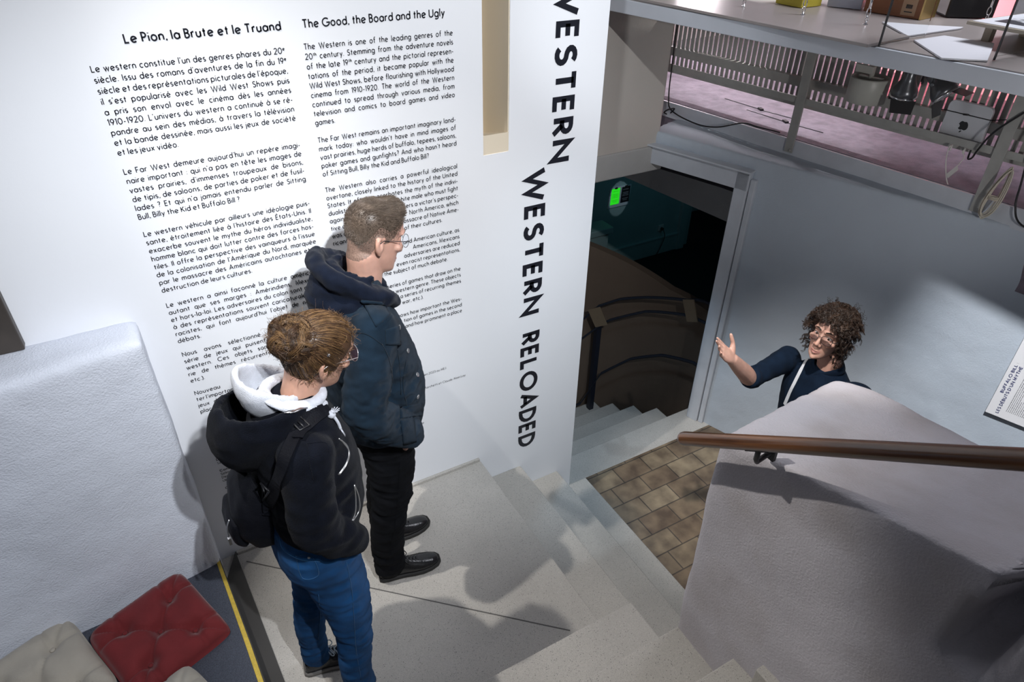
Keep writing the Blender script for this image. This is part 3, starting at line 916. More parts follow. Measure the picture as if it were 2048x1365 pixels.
# ---- gallery: counter over the slatted balustrade
taupe = mat('taupe_worktop', (0.36, 0.32, 0.305), 0.34, 0.06, 3)
pale = mat('pale_fascia', (0.62, 0.65, 0.70), 0.5, 0.06, 4, 0.1, 30)
FD = 2.812
ct = empty('display_counter', tuple(gp(1.7, 3.3, 2.05)), 'long grey topped display counter with pale front edge above the slatted balustrade', 'counter')
out = [gp(3.262, FD + .02, 0), gp(0.15, FD + .02, 0), gp(0.15, 3.80, 0), gp(3.95, 3.80, 0), (2.972, 3.95, 0), (2.972, 3.262, 0)]
mb = MB(); mb.prism([(p[0], p[1], 2.052) for p in out], (0, 0, 0.066)); link('worktop', mb, taupe, ct)
mb = MB(); mb.prism([gp(3.262, FD, 2.05), gp(0.15, FD, 2.05), gp(0.15, FD + 0.019, 2.05), gp(3.262, FD + 0.019, 2.05)], (0, 0, 0.064)); link('fascia', mb, pale, ct, bevel=0.003)
mb = MB(); mb.prism([gp(3.262, FD + 0.03, 2.1185), (2.972, 3.262, 2.1185), (2.972, 3.9, 2.1185), (3.17, 3.9, 2.1185), gp(2.75, 3.25, 2.1185), (2.826, 1.765, 2.1185), (2.533, 1.735, 2.1185)], (0, 0, 0.012)); link('raised_panel', mb, taupe, ct, bevel=0.002)


def slab_thing(name, poly, z, h, m_, label, cat, group=None, bevel=0.001):
    mb = MB(); mb.prism([(p[0], p[1], z) for p in poly], (0, 0, h))
    return link(name, mb, m_, None, bevel, None, label, cat, group)


slab_thing('reflection_sheet', [(2.796, 1.725), (2.603, 1.484), (2.718, 1.386), (3.028, 1.543), (2.991, 1.725)], 2.1195, 0.006, whitep, 'white reflection built as a flat sheet on the counter, the one nearest its front edge', 'reflection')  # both sheets model reflections of white objects in the glass top
slab_thing('reflection_sheet', [(3.023, 2.034), (2.85, 1.79), (3.20, 1.79), (3.239, 1.80), (3.102, 1.933)], 2.1195, 0.006, whitep, 'white reflection built as a flat sheet on the counter behind the glass panel edge', 'reflection')
# framed print lying on a stand
pf = empty('framed_print', (3.15, 1.5, 2.1195), 'white print with black picture in a pale wooden frame, raised at the counter end', 'picture')
mb = MB(); mb.prism([(2.948, 1.632, 2.185), (2.945, 1.20, 2.185), (3.36, 1.20, 2.185), (3.36, 1.632, 2.185)], (0, 0, 0.012)); link('frame', mb, mat('pale_wood', (0.42, 0.36, 0.28), 0.5), pf, bevel=0.001)
mb = MB(); mb.prism([(2.962, 1.62, 2.1972), (2.962, 1.2, 2.1972), (3.35, 1.2, 2.1972), (3.35, 1.62, 2.1972)], (0, 0, 0.0015)); link('sheet', mb, whitep, pf)
ink = bpy.data.materials.new('printed_picture'); ink.use_nodes = True
nt = ink.node_tree; n1 = nt.nodes.new('ShaderNodeTexNoise'); n1.inputs['Scale'].default_value = 9; n1.inputs['Detail'].default_value = 4
tc = nt.nodes.new('ShaderNodeTexCoord'); nt.links.new(tc.outputs['Object'], n1.inputs['Vector'])
cr = nt.nodes.new('ShaderNodeValToRGB'); cr.color_ramp.elements[0].position = 0.47; cr.color_ramp.elements[1].position = 0.53
cr.color_ramp.elements[0].color = (0.02, 0.02, 0.03, 1); cr.color_ramp.elements[1].color = (0.75, 0.75, 0.78, 1)
nt.links.new(n1.outputs['Fac'], cr.inputs['Fac']); nt.links.new(cr.outputs['Color'], nt.nodes['Principled BSDF'].inputs['Base Color'])
mb = MB(); mb.prism([(3.03, 1.575, 2.1988), (3.03, 1.2, 2.1988), (3.30, 1.2, 2.1988), (3.30, 1.575, 2.1988)], (0, 0, 0.0006)); link('picture', mb, ink, pf)
mb = MB()
for x, y in ((3.075, 1.60), (3.3, 1.58), (3.0, 1.25), (3.3, 1.25)):
    mb = MB(); mb.box(x - 0.015, y - 0.015, 2.1195, x + 0.015, y + 0.015, 2.186); link('foot', mb, MATS['pale_wood'], pf)
# boxes on the counter
A_, B_ = np.array([3.2, 2.269, 2.1195]), np.array([3.241, 2.01, 2.1195])
bx = empty('cardboard_box', tuple((A_ + B_) / 2 + np.array([0.06, 0, 0])), 'reddish brown box with a paler barcode label standing on the counter', 'box')
ux = (B_ - A_) / np.linalg.norm(B_ - A_); uyv = np.array([-ux[1], ux[0], 0])
mb = MB(); mb.obox((A_ + B_) / 2 + uyv * 0.075 + np.array([0, 0, 0.131]), (B_ - A_) / 2, uyv * 0.07, (0, 0, 0.13)); link('carton', mb, mat('brown_card', (0.30, 0.12, 0.055), 0.6, 0.1, 8), bx, bevel=0.002)
mb = MB(); mb.obox(A_ + ux * 0.205 + uyv * 0.0045 + np.array([0, 0, 0.085]), ux * 0.032, uyv * 0.0006, (0, 0, 0.075)); link('label', mb, mat('tan_label', (0.52, 0.33, 0.2), 0.6), bx)
mb = MB(); q = A_ + ux * 0.205 + uyv * 0.0036
for k in range(14):
    mb.obox(q + ux * (-0.014 + 0.0021 * k) + np.array([0, 0, 0.047]), ux * (0.0004 + 0.0006 * ((k * 7) % 3) / 2), uyv * 0.0004, (0, 0, 0.008))
mb.obox(q + np.array([0, 0, 0.025]), ux * 0.018, uyv * 0.0004, (0, 0, 0.0022)); link('barcode', mb, blackp, bx)
mb = MB(); mb.obox(B_ + uyv * 0.075 + ux * 0.003 + np.array([0, 0, 0.131]), ux * 0.0035, uyv * 0.071, (0, 0, 0.131)); link('gold_edge', mb, mat('gold_foil', (0.7, 0.5, 0.2), 0.3, metal=0.8), bx)
mb = MB(); mb.box(3.00, 2.46, 2.1195, 3.14, 2.62, 2.20); link('yellow_box', mb, mat('yellow_card', (0.6, 0.5, 0.06), 0.5), None, 0.003, None, 'flat yellow box on the counter near its far end', 'box')
mb = MB(); mb.obox((3.225, 2.385, 2.19), (0.035, -0.07, 0), (0.04, 0.02, 0), (0, 0, 0.069)); link('pale_box', mb, mat('pale_blue_card', (0.55, 0.57, 0.66), 0.5), None, 0.003, None, 'pale blue-white box beside the brown box on the counter', 'box')
mb = MB(); mb.obox((3.545, 2.00, 2.27), (0.085, -0.06, 0), (0.05, 0.07, 0), (0, 0, 0.15)); link('equipment_case', mb, blackp, None, 0.01, None, 'black equipment case standing at the back of the counter', 'case')
cb = empty('white_cabinet', (3.62, 1.62, 2.1195), 'white cabinet with bolt holes at the frame edge behind the framed print', 'cabinet')
mb = MB(); mb.box(3.57, 1.42, 2.1195, 3.76, 1.80, 2.65); link('body', mb, whitep, cb, bevel=0.004)
mb = MB()
for z in (2.16, 2.26, 2.36):
    mb.lathe([(0.007, 0), (0.007, 0.003), (0.003, 0.004)], (3.57, 1.74, z), 10, (-1, 0, 0))
link('bolt', mb, blackp, cb); COL.objects[-1]['kind'] = 'stuff'
# black floor-level backdrop behind the counter: cable bundle and case are lit by the gallery lamps only
glass = bpy.data.materials.new('clear_glass'); glass.use_nodes = True
b = glass.node_tree.nodes['Principled BSDF']; b.inputs['Transmission Weight'].default_value = 1.0; b.inputs['Roughness'].default_value = 0.0; b.inputs['IOR'].default_value = 1.05
b.inputs['Base Color'].default_value = (0.95, 0.97, 0.97, 1)
dark_edge = mat('dark_edge', (0.03, 0.03, 0.03), 0.4)
for (x, y), lb in (((2.565, 1.728), 'clear glass panel with dark edge standing across the counter beside the brown box'), ((2.747, 1.394), 'clear glass panel with dark edge standing across the counter in front of the framed print')):
    e = empty('glass_panel', (x + 0.03, y, 2.131), lb, 'glass panel')
    mb = MB(); mb.box(x + 0.03, y - 0.002, 2.131, x + 0.30, y + 0.002, 2.50); link('pane', mb, glass, e)
    mb = MB(); mb.box(x + 0.024, y - 0.003, 2.119, x + 0.030, y + 0.003, 2.50); link('edge', mb, dark_edge, e)
# suspension cables with hooks
for (x, y), lb in (((2.715, 2.554), 'steel hook and cable at the far end of the counter'), ((2.805, 2.282), 'steel hook and cable second from the far end of the counter'), ((2.86, 1.998), 'steel hook and cable in front of the brown box'), ((3.468, 1.84), 'steel hook and cable beside the white cabinet')):
    z0 = 2.1305 if y > 1.9 else 2.1185
    e = empty('hook_cable', (x, y, z0), lb, 'cable', 'suspension cables along the counter')
    mb = MB(); mb.lathe([(0.010, 0), (0.010, 0.004), (0.004, 0.006), (0.004, 0.012)], (x, y, z0), 12)
    mb.tube([(x + 0.009 * math.sin(a), y, z0 + 0.022 - 0.011 * math.cos(a)) for a in np.linspace(0, 2 * math.pi, 16, endpoint=False)], 0.0022, 6, closed=True); link('eye', mb, chrome, e)
    mb = MB(); mb.tube([(x, y + 0.009 * math.sin(a), z0 + 0.048 - 0.018 * math.cos(a)) for a in np.linspace(0, 2 * math.pi, 16, endpoint=False)], 0.0024, 6, closed=True)
    mb.tube([(x, y, z0 + 0.062), (x, y, z0 + 0.11)], 0.0055, 8); link('hook', mb, chrome, e)
    mb = MB(); mb.tube([(x, y, z0 + 0.10), (x, y, 4.2)], 0.0018, 6); link('cable', mb, steel, e)

# ---- slatted balustrade
sl = empty('balustrade', tuple(gp(2.2, 3.75, 1.39)), 'grey slatted balustrade with steel channel and posts under the counter', 'balustrade')
mb = MB()
y = 0.30
while y < 3.78:
    mb.obox(gp(y, 3.805, 1.875), GD * 0.0125, GN * 0.004, (0, 0, 0.172)); y += 0.0352
link('slats', mb, greym, sl)
mb = MB()
mb.prism([gp(3.75, 3.762, 1.655), gp(0.3, 3.762, 1.655), gp(0.3, 3.80, 1.655), gp(3.75, 3.80, 1.655)], (0, 0, 0.05))
mb.prism([gp(3.75, 3.690, 1.588), gp(0.3, 3.690, 1.588), gp(0.3, 3.696, 1.588), gp(3.75, 3.696, 1.588)], (0, 0, 0.035))
mb.prism([gp(3.75, 3.696, 1.588), gp(0.3, 3.696, 1.588), gp(0.3, 3.73, 1.588), gp(3.75, 3.73, 1.588)], (0, 0, 0.006))
mb.prism([gp(3.75, 3.762, 1.55), gp(0.3, 3.762, 1.55), gp(0.3, 3.80, 1.55), gp(3.75, 3.80, 1.55)], (0, 0, 0.022))
link('channel', mb, greym, sl, bevel=0.001)
mb = MB(); y = 0.30
while y < 3.75:
    mb.obox(gp(y, 3.775, 1.613), GD * 0.010, GN * 0.003, (0, 0, 0.045)); y += 0.0352
link('lower_slats', mb, greym, sl)
for y in (2.60, 1.575, 0.5):
    mb = MB()
    mb.obox(gp(y, 3.683, 1.682), GD * 0.026, GN * 0.004, (0, 0, 0.367))
    mb.obox(gp(y, 3.705, 1.72), GD * 0.004, GN * 0.02, (0, 0, 0.329))
    mb.lathe([(0.008, 0), (0.008, 0.004), (0.004, 0.007)], gp(y - 0.012, 3.679, 1.330), 10, -GN)
    link('post', mb, greym, sl, bevel=0.001)

# ---- lamps under the counter
lamp_grey = mat('lamp_grey_enamel', (0.45, 0.45, 0.41), 0.4)
gun = mat('gunmetal_enamel', (0.13, 0.135, 0.145), 0.28, metal=0.6)
lc = np.array([3.335, 2.215, 0])
e = empty('can_lamp', (3.335, 2.215, 1.70), 'pale grey drum shaped can lamp hanging under the counter', 'lamp')
mb = MB(); mb.lathe([(0.088, 1.70), (0.094, 1.703), (0.094, 1.815), (0.090, 1.822), (0.086, 1.815), (0.080, 1.80), (0.0, 1.80)], lc, 40); link('housing', mb, lamp_grey, e)
mb = MB(); mb.obox(lc + GD * -0.03 - GN * 0.02 + np.array([0, 0, 1.855]), GD * 0.045, GN * 0.012, (0, 0, 0.018)); mb.obox(lc + np.array([0, 0, 1.93]), GD * 0.006, GN * 0.014, (0, 0, 0.122)); mb.obox(lc + np.array([0, 0, 1.81]), GD * 0.06, GN * 0.012, (0, 0, 0.012)); link('bracket', mb, lamp_grey, e, bevel=0.002)


def stage_lamp(base, axis, label, size=1.0, door=True, yoke=(0, 0, 0)):
    ax = np.array(axis, float); ax /= np.linalg.norm(ax)
    e = empty('stage_spotlight', tuple(base), label, 'spotlight', 'stage spotlights under the counter')
    c = np.array(base, float)
    mb = MB(); mb.lathe([(0.012, -0.085), (0.028, -0.08), (0.030, -0.02), (0.036, 0.0), (0.056, 0.035), (0.062, 0.05), (0.062, 0.075), (0.056, 0.075), (0.052, 0.05), (0.0, 0.045)], c, 28, ax)
    mb.v = [tuple(c + (np.array(p) - c) * size) for p in mb.v]; link('housing', mb, gun, e)
    mb = MB(); mb.lathe([(0.064, 0.068), (0.067, 0.070), (0.067, 0.078), (0.064, 0.080)], c, 28, ax); mb.v = [tuple(c + (np.array(p) - c) * size) for p in mb.v]; link('rim', mb, chrome, e)
    a = np.cross(ax, (0, 0, 1.0)); a /= np.linalg.norm(a); b_ = np.cross(ax, a)
    if door:
        for sg, nm in ((1, 'barn_door'), (-1, 'barn_door')):
            mb = MB(); f_ = c + ax * 0.08 * size
            mb.prism([f_ + a * 0.058 * size + b_ * 0.05 * sg * size, f_ - a * 0.058 * size + b_ * 0.05 * sg * size, f_ - a * 0.050 * size + b_ * 0.085 * sg * size + ax * 0.055 * size, f_ + a * 0.050 * size + b_ * 0.085 * sg * size + ax * 0.055 * size], b_ * 0.002)
            link(nm, mb, blackp, e)
    mb = MB(); mb.tube([c + a * 0.06 * size, c + a * 0.062 * size + np.array([0, 0, 0.08]), np.array([c[0], c[1], 2.045]) + a * 0.02], 0.006, 8, flat=0.5)
    mb.lathe([(0.0, -0.004), (0.010, -0.004), (0.010, 0.004), (0.004, 0.004)], c + a * 0.064 * size, 14, a); link('yoke', mb, gun, e)


stage_lamp((3.335, 2.020, 1.845), (0.12, 0.10, -1.0), 'dark grey stage spotlight pointing down beside the drum shaped lamp', 0.95)
stage_lamp((3.345, 1.885, 1.865), (0.15, -0.75, -0.65), 'dark grey stage spotlight aimed sideways towards the silver mini computer', 0.95)

# ---- silver mini computer strapped behind the channel
mcx = gp(1.788, 3.748, 1.675)
mc = empty('mini_computer', tuple(gp(1.788, 3.748, 1.577)), 'small silver square computer strapped upright to the slats, black fruit logo', 'computer')
alu = mat('bead_blasted_aluminium', (0.62, 0.63, 0.66), 0.42, metal=0.35)
hw = 0.0985


def rrect(w, r, n=6):
    o = []
    for cx, cy, a0 in ((w - r, w - r, 0), (-w + r, w - r, 90), (-w + r, -w + r, 180), (w - r, -w + r, 270)):
        o += [(cx + r * math.cos(math.radians(a0 + 90 * k / n)), cy + r * math.sin(math.radians(a0 + 90 * k / n))) for k in range(n + 1)]
    return o


MU, MV = GD * 1.0, np.array([0.02, 0.0, 1.0])
mb = MB(); mb.prism([mcx + MU * a + MV * (b2) - GN * 0.012 for a, b2 in rrect(hw, 0.026)], GN * 0.024); link('casing', mb, alu, mc, bevel=0.002)
# logo: bitten fruit with a leaf, drawn from arcs
ap = [(0.0, 0.155), (0.07, 0.185), (0.14, 0.19), (0.215, 0.16), (0.262, 0.115)]
ap += [(0.215, 0.075), (0.195, 0.01), (0.205, -0.06), (0.245, -0.115), (0.29, -0.135)]
ap += [(0.26, -0.22), (0.21, -0.30), (0.15, -0.345), (0.09, -0.345), (0.03, -0.325), (-0.03, -0.325), (-0.09, -0.345), (-0.15, -0.335), (-0.215, -0.27), (-0.265, -0.17), (-0.285, -0.06), (-0.27, 0.05), (-0.215, 0.135), (-0.14, 0.18), (-0.07, 0.18)]
lf = [(0.0, 0.215), (0.0, 0.27), (0.04, 0.335), (0.125, 0.375), (0.125, 0.32), (0.085, 0.25)]
# the machine hangs so that the logo's leaf points down
sc = 0.075
mb = MB()
for poly in (ap, lf):
    mb.prism([mcx - MU * (a * sc) - MV * (b2 * sc) - MV * 0.012 - MU * 0.002 - GN * 0.0125 for a, b2 in poly], -GN * 0.0004)
link('logo', mb, blackp, mc)
mb = MB(); sp = [mcx - GN * 0.014 + MV * 0.045 + MU * t for t in (-0.10, -0.05, 0.0, 0.05, 0.10)]
mb.tube([gp(1.788 + 0.15, 3.755, 1.71)] + sp + [gp(1.788 - 0.16, 3.755, 1.735)], 0.0022, 6); mb.tube([mcx - GN * 0.016 + MV * 0.044 - MU * 0.02, mcx - GN * 0.016 + MV * 0.047 + MU * 0.005], 0.004, 6); link('strap', mb, blackp, mc)
wcab = mat('white_cable', (0.72, 0.70, 0.66), 0.45)


def spl(pts, n=6):
    P = [np.array(p, float) for p in pts]; P = [2 * P[0] - P[1]] + P + [2 * P[-1] - P[-2]]; o = []
    for i in range(1, len(P) - 2):
        for t in np.linspace(0, 1, n, endpoint=False):
            a, b2, c2, d2 = P[i - 1:i + 3]
            o.append(0.5 * (2 * b2 + (c2 - a) * t + (2 * a - 5 * b2 + 4 * c2 - d2) * t * t + (3 * b2 - a - 3 * c2 + d2) * t ** 3))
    o.append(P[-2]); return o


mb = MB(); mb.tube(spl([(3.512, 1.803, 1.572), (3.496, 1.806, 1.555), (3.499, 1.792, 1.48), (3.504, 1.745, 1.385), (3.512, 1.66, 1.334), (3.518, 1.58, 1.315), (3.52, 1.53, 1.322)]), 0.0026, 6); mb.tube([(3.512, 1.803, 1.574), (3.500, 1.80, 1.548)], 0.005, 8)
link('network_cable', mb, wcab, None, 0, None, 'thin white cable drooping from the silver computer along the sill', 'cable')
mb = MB(); mb.tube(spl([(3.518, 1.742, 1.572), (3.505, 1.742, 1.556), (3.506, 1.725, 1.536), (3.503, 1.742, 1.479)]), 0.0024, 6); mb.tube([(3.518, 1.742, 1.574), (3.507, 1.738, 1.55)], 0.005, 8)
mb.obox((3.500, 1.749, 1.455), (0, 0.006, 0.009), (0.003, 0, 0), (0, 0.016, -0.026)); link('adapter_cable', mb, wcab, None, 0, None, 'short white cable with a blocky plug hanging under the silver computer', 'cable')
# coil of white cable tied to the right-hand post
mb = MB(); cc = gp(1.515, 3.655, 1.44)
for k in range(6):
    w = 0.020 + 0.005 * (k % 3); h = 0.115 + 0.006 * ((k * 5) % 4); o = -0.004 * k
    mb.tube([cc + GD * (w * math.sin(a) * (1 + 0.35 * math.cos(a)) - 0.045 * math.cos(a) * 0.4 + 0.003 * k) - GN * (0.003 * k) - np.array([0, 0, h * math.cos(a)]) for a in np.linspace(0, 2 * math.pi, 26, endpoint=False)], 0.0030, 6, closed=True)
for dz in (-0.03, -0.024, -0.018):
    mb.tube([cc + GD * (0.021 * math.sin(a) + 0.004) - GN * (0.010 + 0.012 * math.cos(a)) + np.array([0, 0, dz]) for a in np.linspace(0, 2 * math.pi, 14, endpoint=False)], 0.0026, 6, closed=True)
link('cable_coil', mb, mat('cream_cable', (0.62, 0.57, 0.47), 0.5), None, 0, None, 'coil of cream cable tied up against the balustrade post', 'cable')
mb = MB(); mb.tube(spl([(3.200, 3.50, 2.04), (3.198, 3.52, 1.84), (3.196, 3.515, 1.62), (3.190, 3.50, 1.44), (3.195, 3.46, 1.35), (3.225, 3.25, 1.316), (3.25, 3.09, 1.336), (3.29, 2.93, 1.40), (3.31, 2.83, 1.402), (3.36, 2.70, 1.398)]), 0.0045, 7)
mb.tube(spl([(3.195, 3.50, 1.315), (3.17, 3.50, 1.33), (3.165, 3.46, 1.36), (3.19, 3.43, 1.37), (3.20, 3.47, 1.33)]), 0.0045, 7)
link('black_cable', mb, blackp, None, 0, None, 'black cable dropping beside the tan pier and trailing along the sill', 'cable')
mb = MB(); mb.tube(spl([gp(1.42, 3.672, 2.03), gp(1.50, 3.672, 1.86), gp(1.62, 3.672, 1.70), gp(1.66, 3.672, 1.60), gp(1.69, 3.715, 1.545), gp(1.715, 3.735, 1.53), gp(1.72, 3.742, 1.568)]), 0.0045, 7)
mb.tube(spl([gp(1.40, 3.665, 2.03), gp(1.44, 3.675, 1.80), gp(1.46, 3.675, 1.66), gp(1.44, 3.674, 1.50), gp(1.42, 3.668, 1.40), gp(1.36, 3.65, 1.335), gp(1.2, 3.64, 1.325)]), 0.0045, 7)
link('black_cable', mb, blackp, None, 0, None, 'black cables looping behind the right-hand balustrade post', 'cable')
# two dark cable clips on the purple carpet with thin wires
for (x, y), lb in (((3.62, 3.10), 'small black cable clip on the purple carpet, farther from the post'), ((3.56, 2.84), 'small black cable clip on the purple carpet, close to the post')):
    mb = MB(); mb.obox((x, y, 1.396), (0.008, 0.02, 0), (0.010, -0.004, 0), (0, 0, 0.006)); mb.tube([(x, y + 0.02, 1.3925), (x - 0.02, y + 0.3, 1.3925)], 0.002, 5); mb.tube([(x, y - 0.02, 1.3925), (x + 0.04, y - 0.25, 1.3925)], 0.002, 5)
    link('cable_clip', mb, blackp, None, 0, None, lb, 'clip', 'cable clips on the gallery carpet')

# ---- dark panel on the plinth
mb = MB(); mb.box(-1.2, 2.385, 1.336, -0.463, 2.425, 2.15)
link('dark_panel', mb, mat('dark_brown_panel', (0.055, 0.045, 0.038), 0.5, 0.2, 10), None, 0.004, None, 'dark brown panel standing on the rough white plinth', 'panel')

# ---- tufted cushions on the carpeted step
def cushion(c, ux, w, d, th, m_, name, label, tilt=0.0, buttons=True, tall=0):
    c = np.array(c, float); ux = np.array([math.cos(ux), math.sin(ux), 0.0]); uy = np.array([-ux[1], ux[0], 0.0])
    uy = uy * math.cos(tilt) + np.array([0, 0, 1]) * math.sin(tilt); uz = np.cross(ux, uy)
    N = 44; bt = [(-.45, -.45), (.45, -.45), (-.45, .45), (.45, .45), (0, 0)]
    top, bot = [], []
    for i in range(N + 1):
        for j in range(N + 1):
            a, b2 = -1 + 2 * i / N, -1 + 2 * j / N
            e = max(abs(a), abs(b2))
            rim = (1 - abs(a) ** 5) * (1 - abs(b2) ** 5)
            h = th * (max(rim, 0) ** 0.45)
            if buttons:
                dm = min(math.hypot(a - p, b2 - q) for p, q in bt)
                h *= 1 - 0.62 * math.exp(-(dm / 0.15) ** 2)
                # creases running between the buttons and out to the edge
                cr_ = min(abs(abs(a) - abs(b2)) / 1.41 if max(abs(a), abs(b2)) < 1 else 9, abs(abs(a) - .45) if abs(b2) > .4 else 9, abs(abs(b2) - .45) if abs(a) > .4 else 9)
                h *= 1 - 0.26 * math.exp(-(cr_ / 0.035) ** 2)
            pin = 1 - 0.05 * (1 - abs(a) ** 2) * (abs(b2) ** 3) - 0.0
            pin2 = 1 - 0.05 * (1 - abs(b2) ** 2) * (abs(a) ** 3)
            wob = n3((a * 1.5, b2 * 1.5, c[0] * 9), 1.2) * 0.015
            rc = 1 - .10 * (a * b2) ** 4
            p = c + ux * (a * w / 2 * pin2 * rc) + uy * (b2 * d / 2 * pin * rc)
            top.append(p + uz * (h + wob * rim)); bot.append(p - uz * (h * 0.35 if True else 0))
    fs = []; k = (N + 1) ** 2; ix = lambda i, j: i * (N + 1) + j
    for i in range(N):
        for j in range(N):
            fs.append((ix(i, j), ix(i + 1, j), ix(i + 1, j + 1), ix(i, j + 1)))
            fs.append((k + ix(i, j), k + ix(i, j + 1), k + ix(i + 1, j + 1), k + ix(i + 1, j)))
    ed = [ix(i, 0) for i in range(N)] + [ix(N, j) for j in range(N)] + [ix(N - i, N) for i in range(N)] + [ix(0, N - j) for j in range(N)]
    for a, b2 in zip(ed, ed[1:] + ed[:1]):
        fs.append((b2, a, k + a, k + b2))
    e = empty(name, tuple(c), label, 'cushion', 'tufted cushions on the carpeted step')
    mb = MB(); mb.add(top + bot, fs, 0, True); link('cover', mb, m_, e)
    if buttons:
        for p, q in bt:
            mb = MB(); mb.lathe([(0.0, 0), (0.010, 0.001), (0.008, 0.005), (0.0, 0.006)], c + ux * p * w / 2 + uy * q * d / 2 + uz * th * 0.36, 12, uz); link('button', mb, m_, e)
    return e


red = mat('red_cotton', (0.17, 0.014, 0.016), 0.85, 0.12, 12, 0.25, 500, sheen=0.2)
cream = mat('cream_cotton', (0.42, 0.38, 0.32), 0.85, 0.06, 12, 0.25, 500, sheen=0.2)
cushion((-0.385, 1.98, 0.215), math.radians(22), 0.40, 0.38, 0.075, red, 'tufted_cushion', 'dark red tufted cushion on the carpeted step', tilt=0.22)
cushion((-0.79, 1.97, 0.215), math.radians(22), 0.40, 0.40, 0.055, cream, 'tufted_cushion', 'cream tufted cushion on the left, against the rough plinth', tilt=0.15)
cushion((-0.40, 1.585, 0.205), math.radians(24), 0.36, 0.36, 0.05, cream, 'tufted_cushion', 'cream tufted cushion in front of the red one, mostly out of frame', tilt=0.05)

# ---- cellar: sheets, socket, curved railing
bdm = mat('halo_panel_white', (0.75, 0.80, 0.86), 0.6)
sb = empty('halo_panel', (4.99, 6.095, -0.72), 'small pale panel painting the halo of projected light on the dark teal wall', 'board')  # added panel whose pale colour stands in for the projector's light halo
mb = MB(); mb.prism([(4.832, 6.088, -0.715), (5.140, 6.088, -0.715), (5.158, 6.088, -0.462), (4.852, 6.088, -0.462)], (0, 0.01, 0)); link('board', mb, bdm, sb)
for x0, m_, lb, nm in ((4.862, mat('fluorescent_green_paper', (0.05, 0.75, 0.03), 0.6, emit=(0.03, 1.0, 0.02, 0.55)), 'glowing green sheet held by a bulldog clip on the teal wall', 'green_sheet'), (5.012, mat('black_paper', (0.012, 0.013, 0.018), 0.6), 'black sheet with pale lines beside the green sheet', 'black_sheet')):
    e = empty(nm, (x0 + 0.065, 6.086, -0.675), lb, 'paper sheet')
    mb = MB(); mb.prism([(x0, 6.086, -0.675), (x0 + 0.128, 6.086, -0.675), (x0 + 0.128, 6.086, -0.475), (x0 + 0.012, 6.086, -0.475), (x0 + 0.006, 6.086, -0.485)], (0, 0.0015, 0)); link('paper', mb, m_, e)
    mb = MB(); mb.obox((x0 + 0.068, 6.082, -0.470), (0.018, 0, 0), (0, 0.004, 0), (0, 0, 0.009)); mb.tube([(x0 + 0.058, 6.08, -0.464), (x0 + 0.062, 6.076, -0.448), (x0 + 0.074, 6.076, -0.448), (x0 + 0.078, 6.08, -0.464)], 0.0015, 5); link('clip', mb, blackm, e)
    mb = MB(); rg = random.Random(5)
    for k in range(8):
        if k in (1, 5): continue
        wd = rg.uniform(0.06, 0.095) if k < 7 else 0.06
        mb.box(x0 + 0.064 - wd / 2, 6.0845, -0.51 - 0.019 * k, x0 + 0.064 + wd / 2, 6.0855, -0.507 - 0.019 * k)
    link('lines', mb, mat('pale_ink', (0.6, 0.65, 0.7), 0.6) if nm == 'black_sheet' else mat('green_ink', (0.02, 0.35, 0.02), 0.6), e); COL.objects[-1]['kind'] = 'stuff'
e = empty('wall_socket', (5.731, 6.095, -1.156), 'pale wall socket above the cellar skirting with black lead plugged in', 'socket')
mb = MB(); mb.box(5.69, 6.085, -1.20, 5.77, 6.0995, -1.12); link('plate', mb, whitepl, e, bevel=0.004)
mb = MB(); mb.lathe([(0.018, 0), (0.018, 0.03), (0.008, 0.035)], (5.735, 6.085, -1.17), 12, (0, -1, 0)); mb.tube(spl([(5.735, 6.05, -1.17), (5.76, 6.03, -1.26), (5.72, 6.03, -1.40), (5.66, 6.03, -1.52)]), 0.005, 6); link('lead', mb, blackp, e)
e = empty('cellar_cabinet', (4.5, 5.96, -1.535), 'dark narrow cabinet against the teal wall, half hidden by the white wall', 'cabinet')
mb = MB(); mb.box(4.2, 5.85, -1.534, 4.70, 6.05, -0.90); link('body', mb, teal_wall, e, bevel=0.01)
mb = MB(); mb.box(4.15, 5.82, -0.899, 4.74, 6.06, -0.82); link('top', mb, teal_wall, e, bevel=0.01)
# curved handrail on posts following the cellar stairs
navy = mat('navy_steel', (0.012, 0.016, 0.028), 0.45)
brass = mat('brown_plate', (0.17, 0.125, 0.08), 0.5)


def cyl_pt(th, z, R=1.27):
    a = math.radians(th); return np.array([CYL[0] + R * math.cos(a), CYL[1] + R * math.sin(a), z])


cr_ = empty('curved_railing', tuple(cyl_pt(38.9, -1.50)), 'dark curved steel railing with brown plates on the cellar stairs', 'railing')


def bar(th, z, h, name):
    mb = MB(); R = []
    for t in np.linspace(th[0], th[-1], 40):
        zz = np.interp(t, th, z) if th[0] < th[-1] else np.interp(t, th[::-1], z[::-1])
        a, b2 = cyl_pt(t, zz, 1.262), cyl_pt(t, zz, 1.272)
        R.append([a + (0, 0, -h / 2), a + (0, 0, h / 2), b2 + (0, 0, h / 2), b2 + (0, 0, -h / 2)])
    mb.rings(R, 0, True, True); link(name, mb, navy, cr_)


